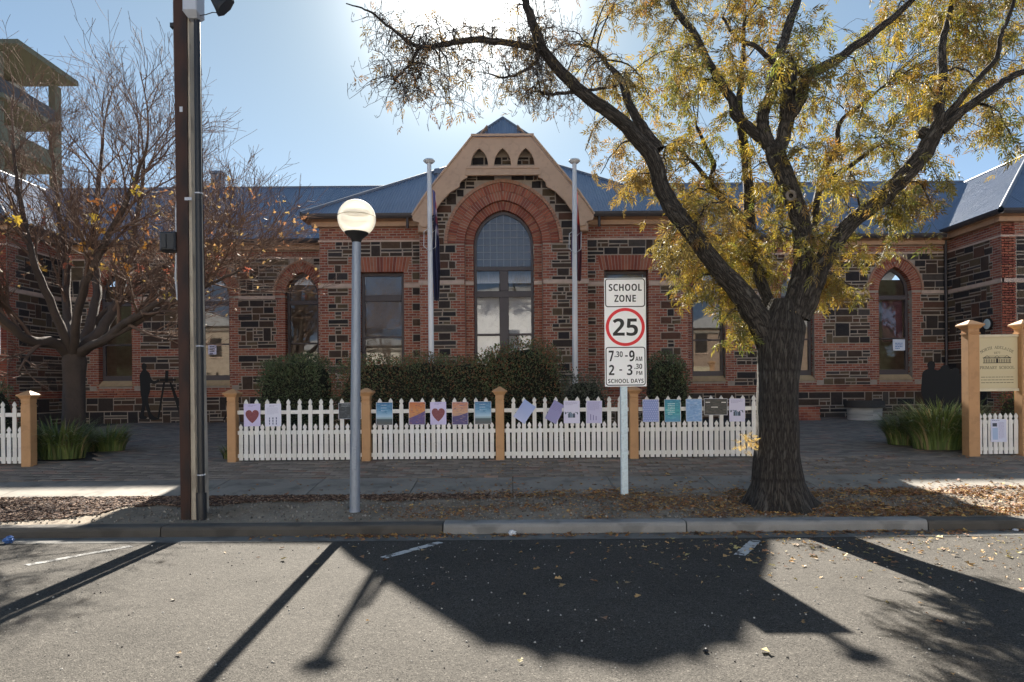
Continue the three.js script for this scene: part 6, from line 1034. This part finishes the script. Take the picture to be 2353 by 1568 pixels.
function streetHouse(label, x0, x1, z, wallCol, h, rise, storeys) { // sunlit houses across the road: they light the shaded front of the school and show in its windows
  const s = thing('street_house', label, 'house', [0, 0, 0], 'houses across the road'), d = 9;
  part('wall', box(x0, x1, 0, h, z, z + d), std(wallCol, { map: T.paint, roughness: 0.9 }), s);
  const A = V(x0 + d / 2, h + rise, z + d / 2), B = V(x1 - d / 2, h + rise, z + d / 2), c = [V(x0 - 0.3, h - 0.05, z - 0.3), V(x1 + 0.3, h - 0.05, z - 0.3), V(x1 + 0.3, h - 0.05, z + d + 0.3), V(x0 - 0.3, h - 0.05, z + d + 0.3)], tri = [[c[0], A, c[1]], [c[1], A, B], [c[2], B, A], [c[2], A, c[3]], [c[0], c[3], A], [c[1], B, c[2]]];
  const g = new THREE.BufferGeometry(); g.setAttribute('position', new THREE.Float32BufferAttribute(tri.flat().flatMap(v => v.toArray()), 3)); g.computeVertexNormals(); part('roof', boxUV(g), std([0.45, 0.46, 0.47], { map: T.roofing, roughness: 0.7 }), s);
  const n = Math.floor((x1 - x0) / 3.4); for (let k = 0; k < storeys; k++) for (let i = 0; i < n; i++) { const x = x0 + (i + 0.5) * (x1 - x0) / n, y = 0.95 + k * 3.4, w = part('window', box(x - 0.5, x + 0.5, y, y + 1.6, z - 0.03, z - 0.002), M.dark, s); part('sill', box(x - 0.58, x + 0.58, y - 0.1, y - 0.002, z - 0.08, z - 0.002), M.paleStone, w); }
  part('cornice', cbox(x0 - 0.05, x1 + 0.05, h - 0.5, h - 0.3, z - 0.12, z - 0.003, 0.02), M.slab, s);
}
streetHouse('low cream walled house across the road, left of the tall pale building', -21.5, -7, 13, [0.76, 0.71, 0.62], 4.9, 1.2, 1);
streetHouse('tall pale two storey building across the road facing the gable', -5.4, 13, 13.2, [0.78, 0.77, 0.75], 8.4, 1.5, 2);
streetHouse('brown brick two storey house across the road at the right end', 14.2, 29, 13.6, [0.34, 0.25, 0.19], 6.5, 1.8, 2);
streetHouse('tan two storey house across the road at the left end', -48, -23.2, 13.4, [0.45, 0.37, 0.29], 7.0, 1.8, 2);
struct('far_footpath', box(-60, 60, -0.3, -0.03, 9.6, 13.2), M.slab, 'pale concrete footpath on the far side of the road', 'footpath');
for (const [i, x] of [[0, -8.2], [1, 6.2]]) {
  const z = 10.4, B = (a, b, c) => V(x + a, b, z + c), l = (...q) => q.map(([a, b, c, w]) => [B(a, b, c), w]);
  const [p, q] = smoothPath(l([0, 0, 0, 0.2], [0, 1.2, 0, 0.17], [0.05, 2.4, 0, 0.16]), 10);
  bareTree('roadside_tree', i ? 'bare roadside tree across the road before the tall pale building' : 'bare roadside tree across the road before the low cream house', [M.barkPale, M.twigRed], 650 + i, { trunk: sweep(p, q, 12), limbs: [l([0, 2.3, 0, 0.1], [-0.9, 3.6, 0.2, 0.08], [-1.5, 5.4, 0.3, 0.04]), l([0, 2.3, 0, 0.1], [0.8, 3.8, -0.3, 0.08], [1.4, 5.8, -0.4, 0.04]), l([0, 2.3, 0, 0.09], [0.1, 4.2, 0.5, 0.07], [0.2, 6.4, 0.6, 0.03])], perLimb: 6, levels: 2, kids: [4, 4], len: 1.6, lift: 0.1, rise: 0.2 });
}
for (const [i, x, z, h] of [[0, -31, 10.6, 11], [1, 29.5, 11.5, 13]]) { // dense evergreens that darken the outer windows' reflections
  const r = rng(680 + i), t = thing('evergreen_tree', i ? 'dense evergreen tree across the road at its right end' : 'dense evergreen tree across the road at its left end', 'tree', [x, 0, z]), items = [], cores = [];
  part('trunk', sweep([V(0, 0, 0), V(0.1, 2, 0), V(0, h * 0.8, 0)], [0.35, 0.28, 0.08], 10), M.bark, t);
  for (let k = 0; k < 22; k++) { const a = r() * 6.3, y = 2.4 + (h - 3.5) * r(), q = (4.6 - 2.2 * y / h) * Math.sqrt(r()), c = V(q * Math.cos(a), y, q * Math.sin(a)), R = 1.1 + 0.9 * r(), g = new THREE.IcosahedronGeometry(R * 0.8, 2); g.translate(c.x, c.y, c.z); cores.push(boxUV(g)); for (let j = 0; j < 170; j++) { const o = rdir(r); items.push([placed(c.clone().addScaledVector(o, R * (0.75 + 0.35 * r())), o.clone().addScaledVector(rdir(r), 0.8), r() * 6, 5 + 4 * r()), col(...mul3([0.05, 0.075, 0.03], 0.6 + 0.8 * r()))]); } }
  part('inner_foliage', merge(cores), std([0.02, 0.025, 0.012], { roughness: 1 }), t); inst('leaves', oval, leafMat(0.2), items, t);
}
renderer.render(scene, camera);
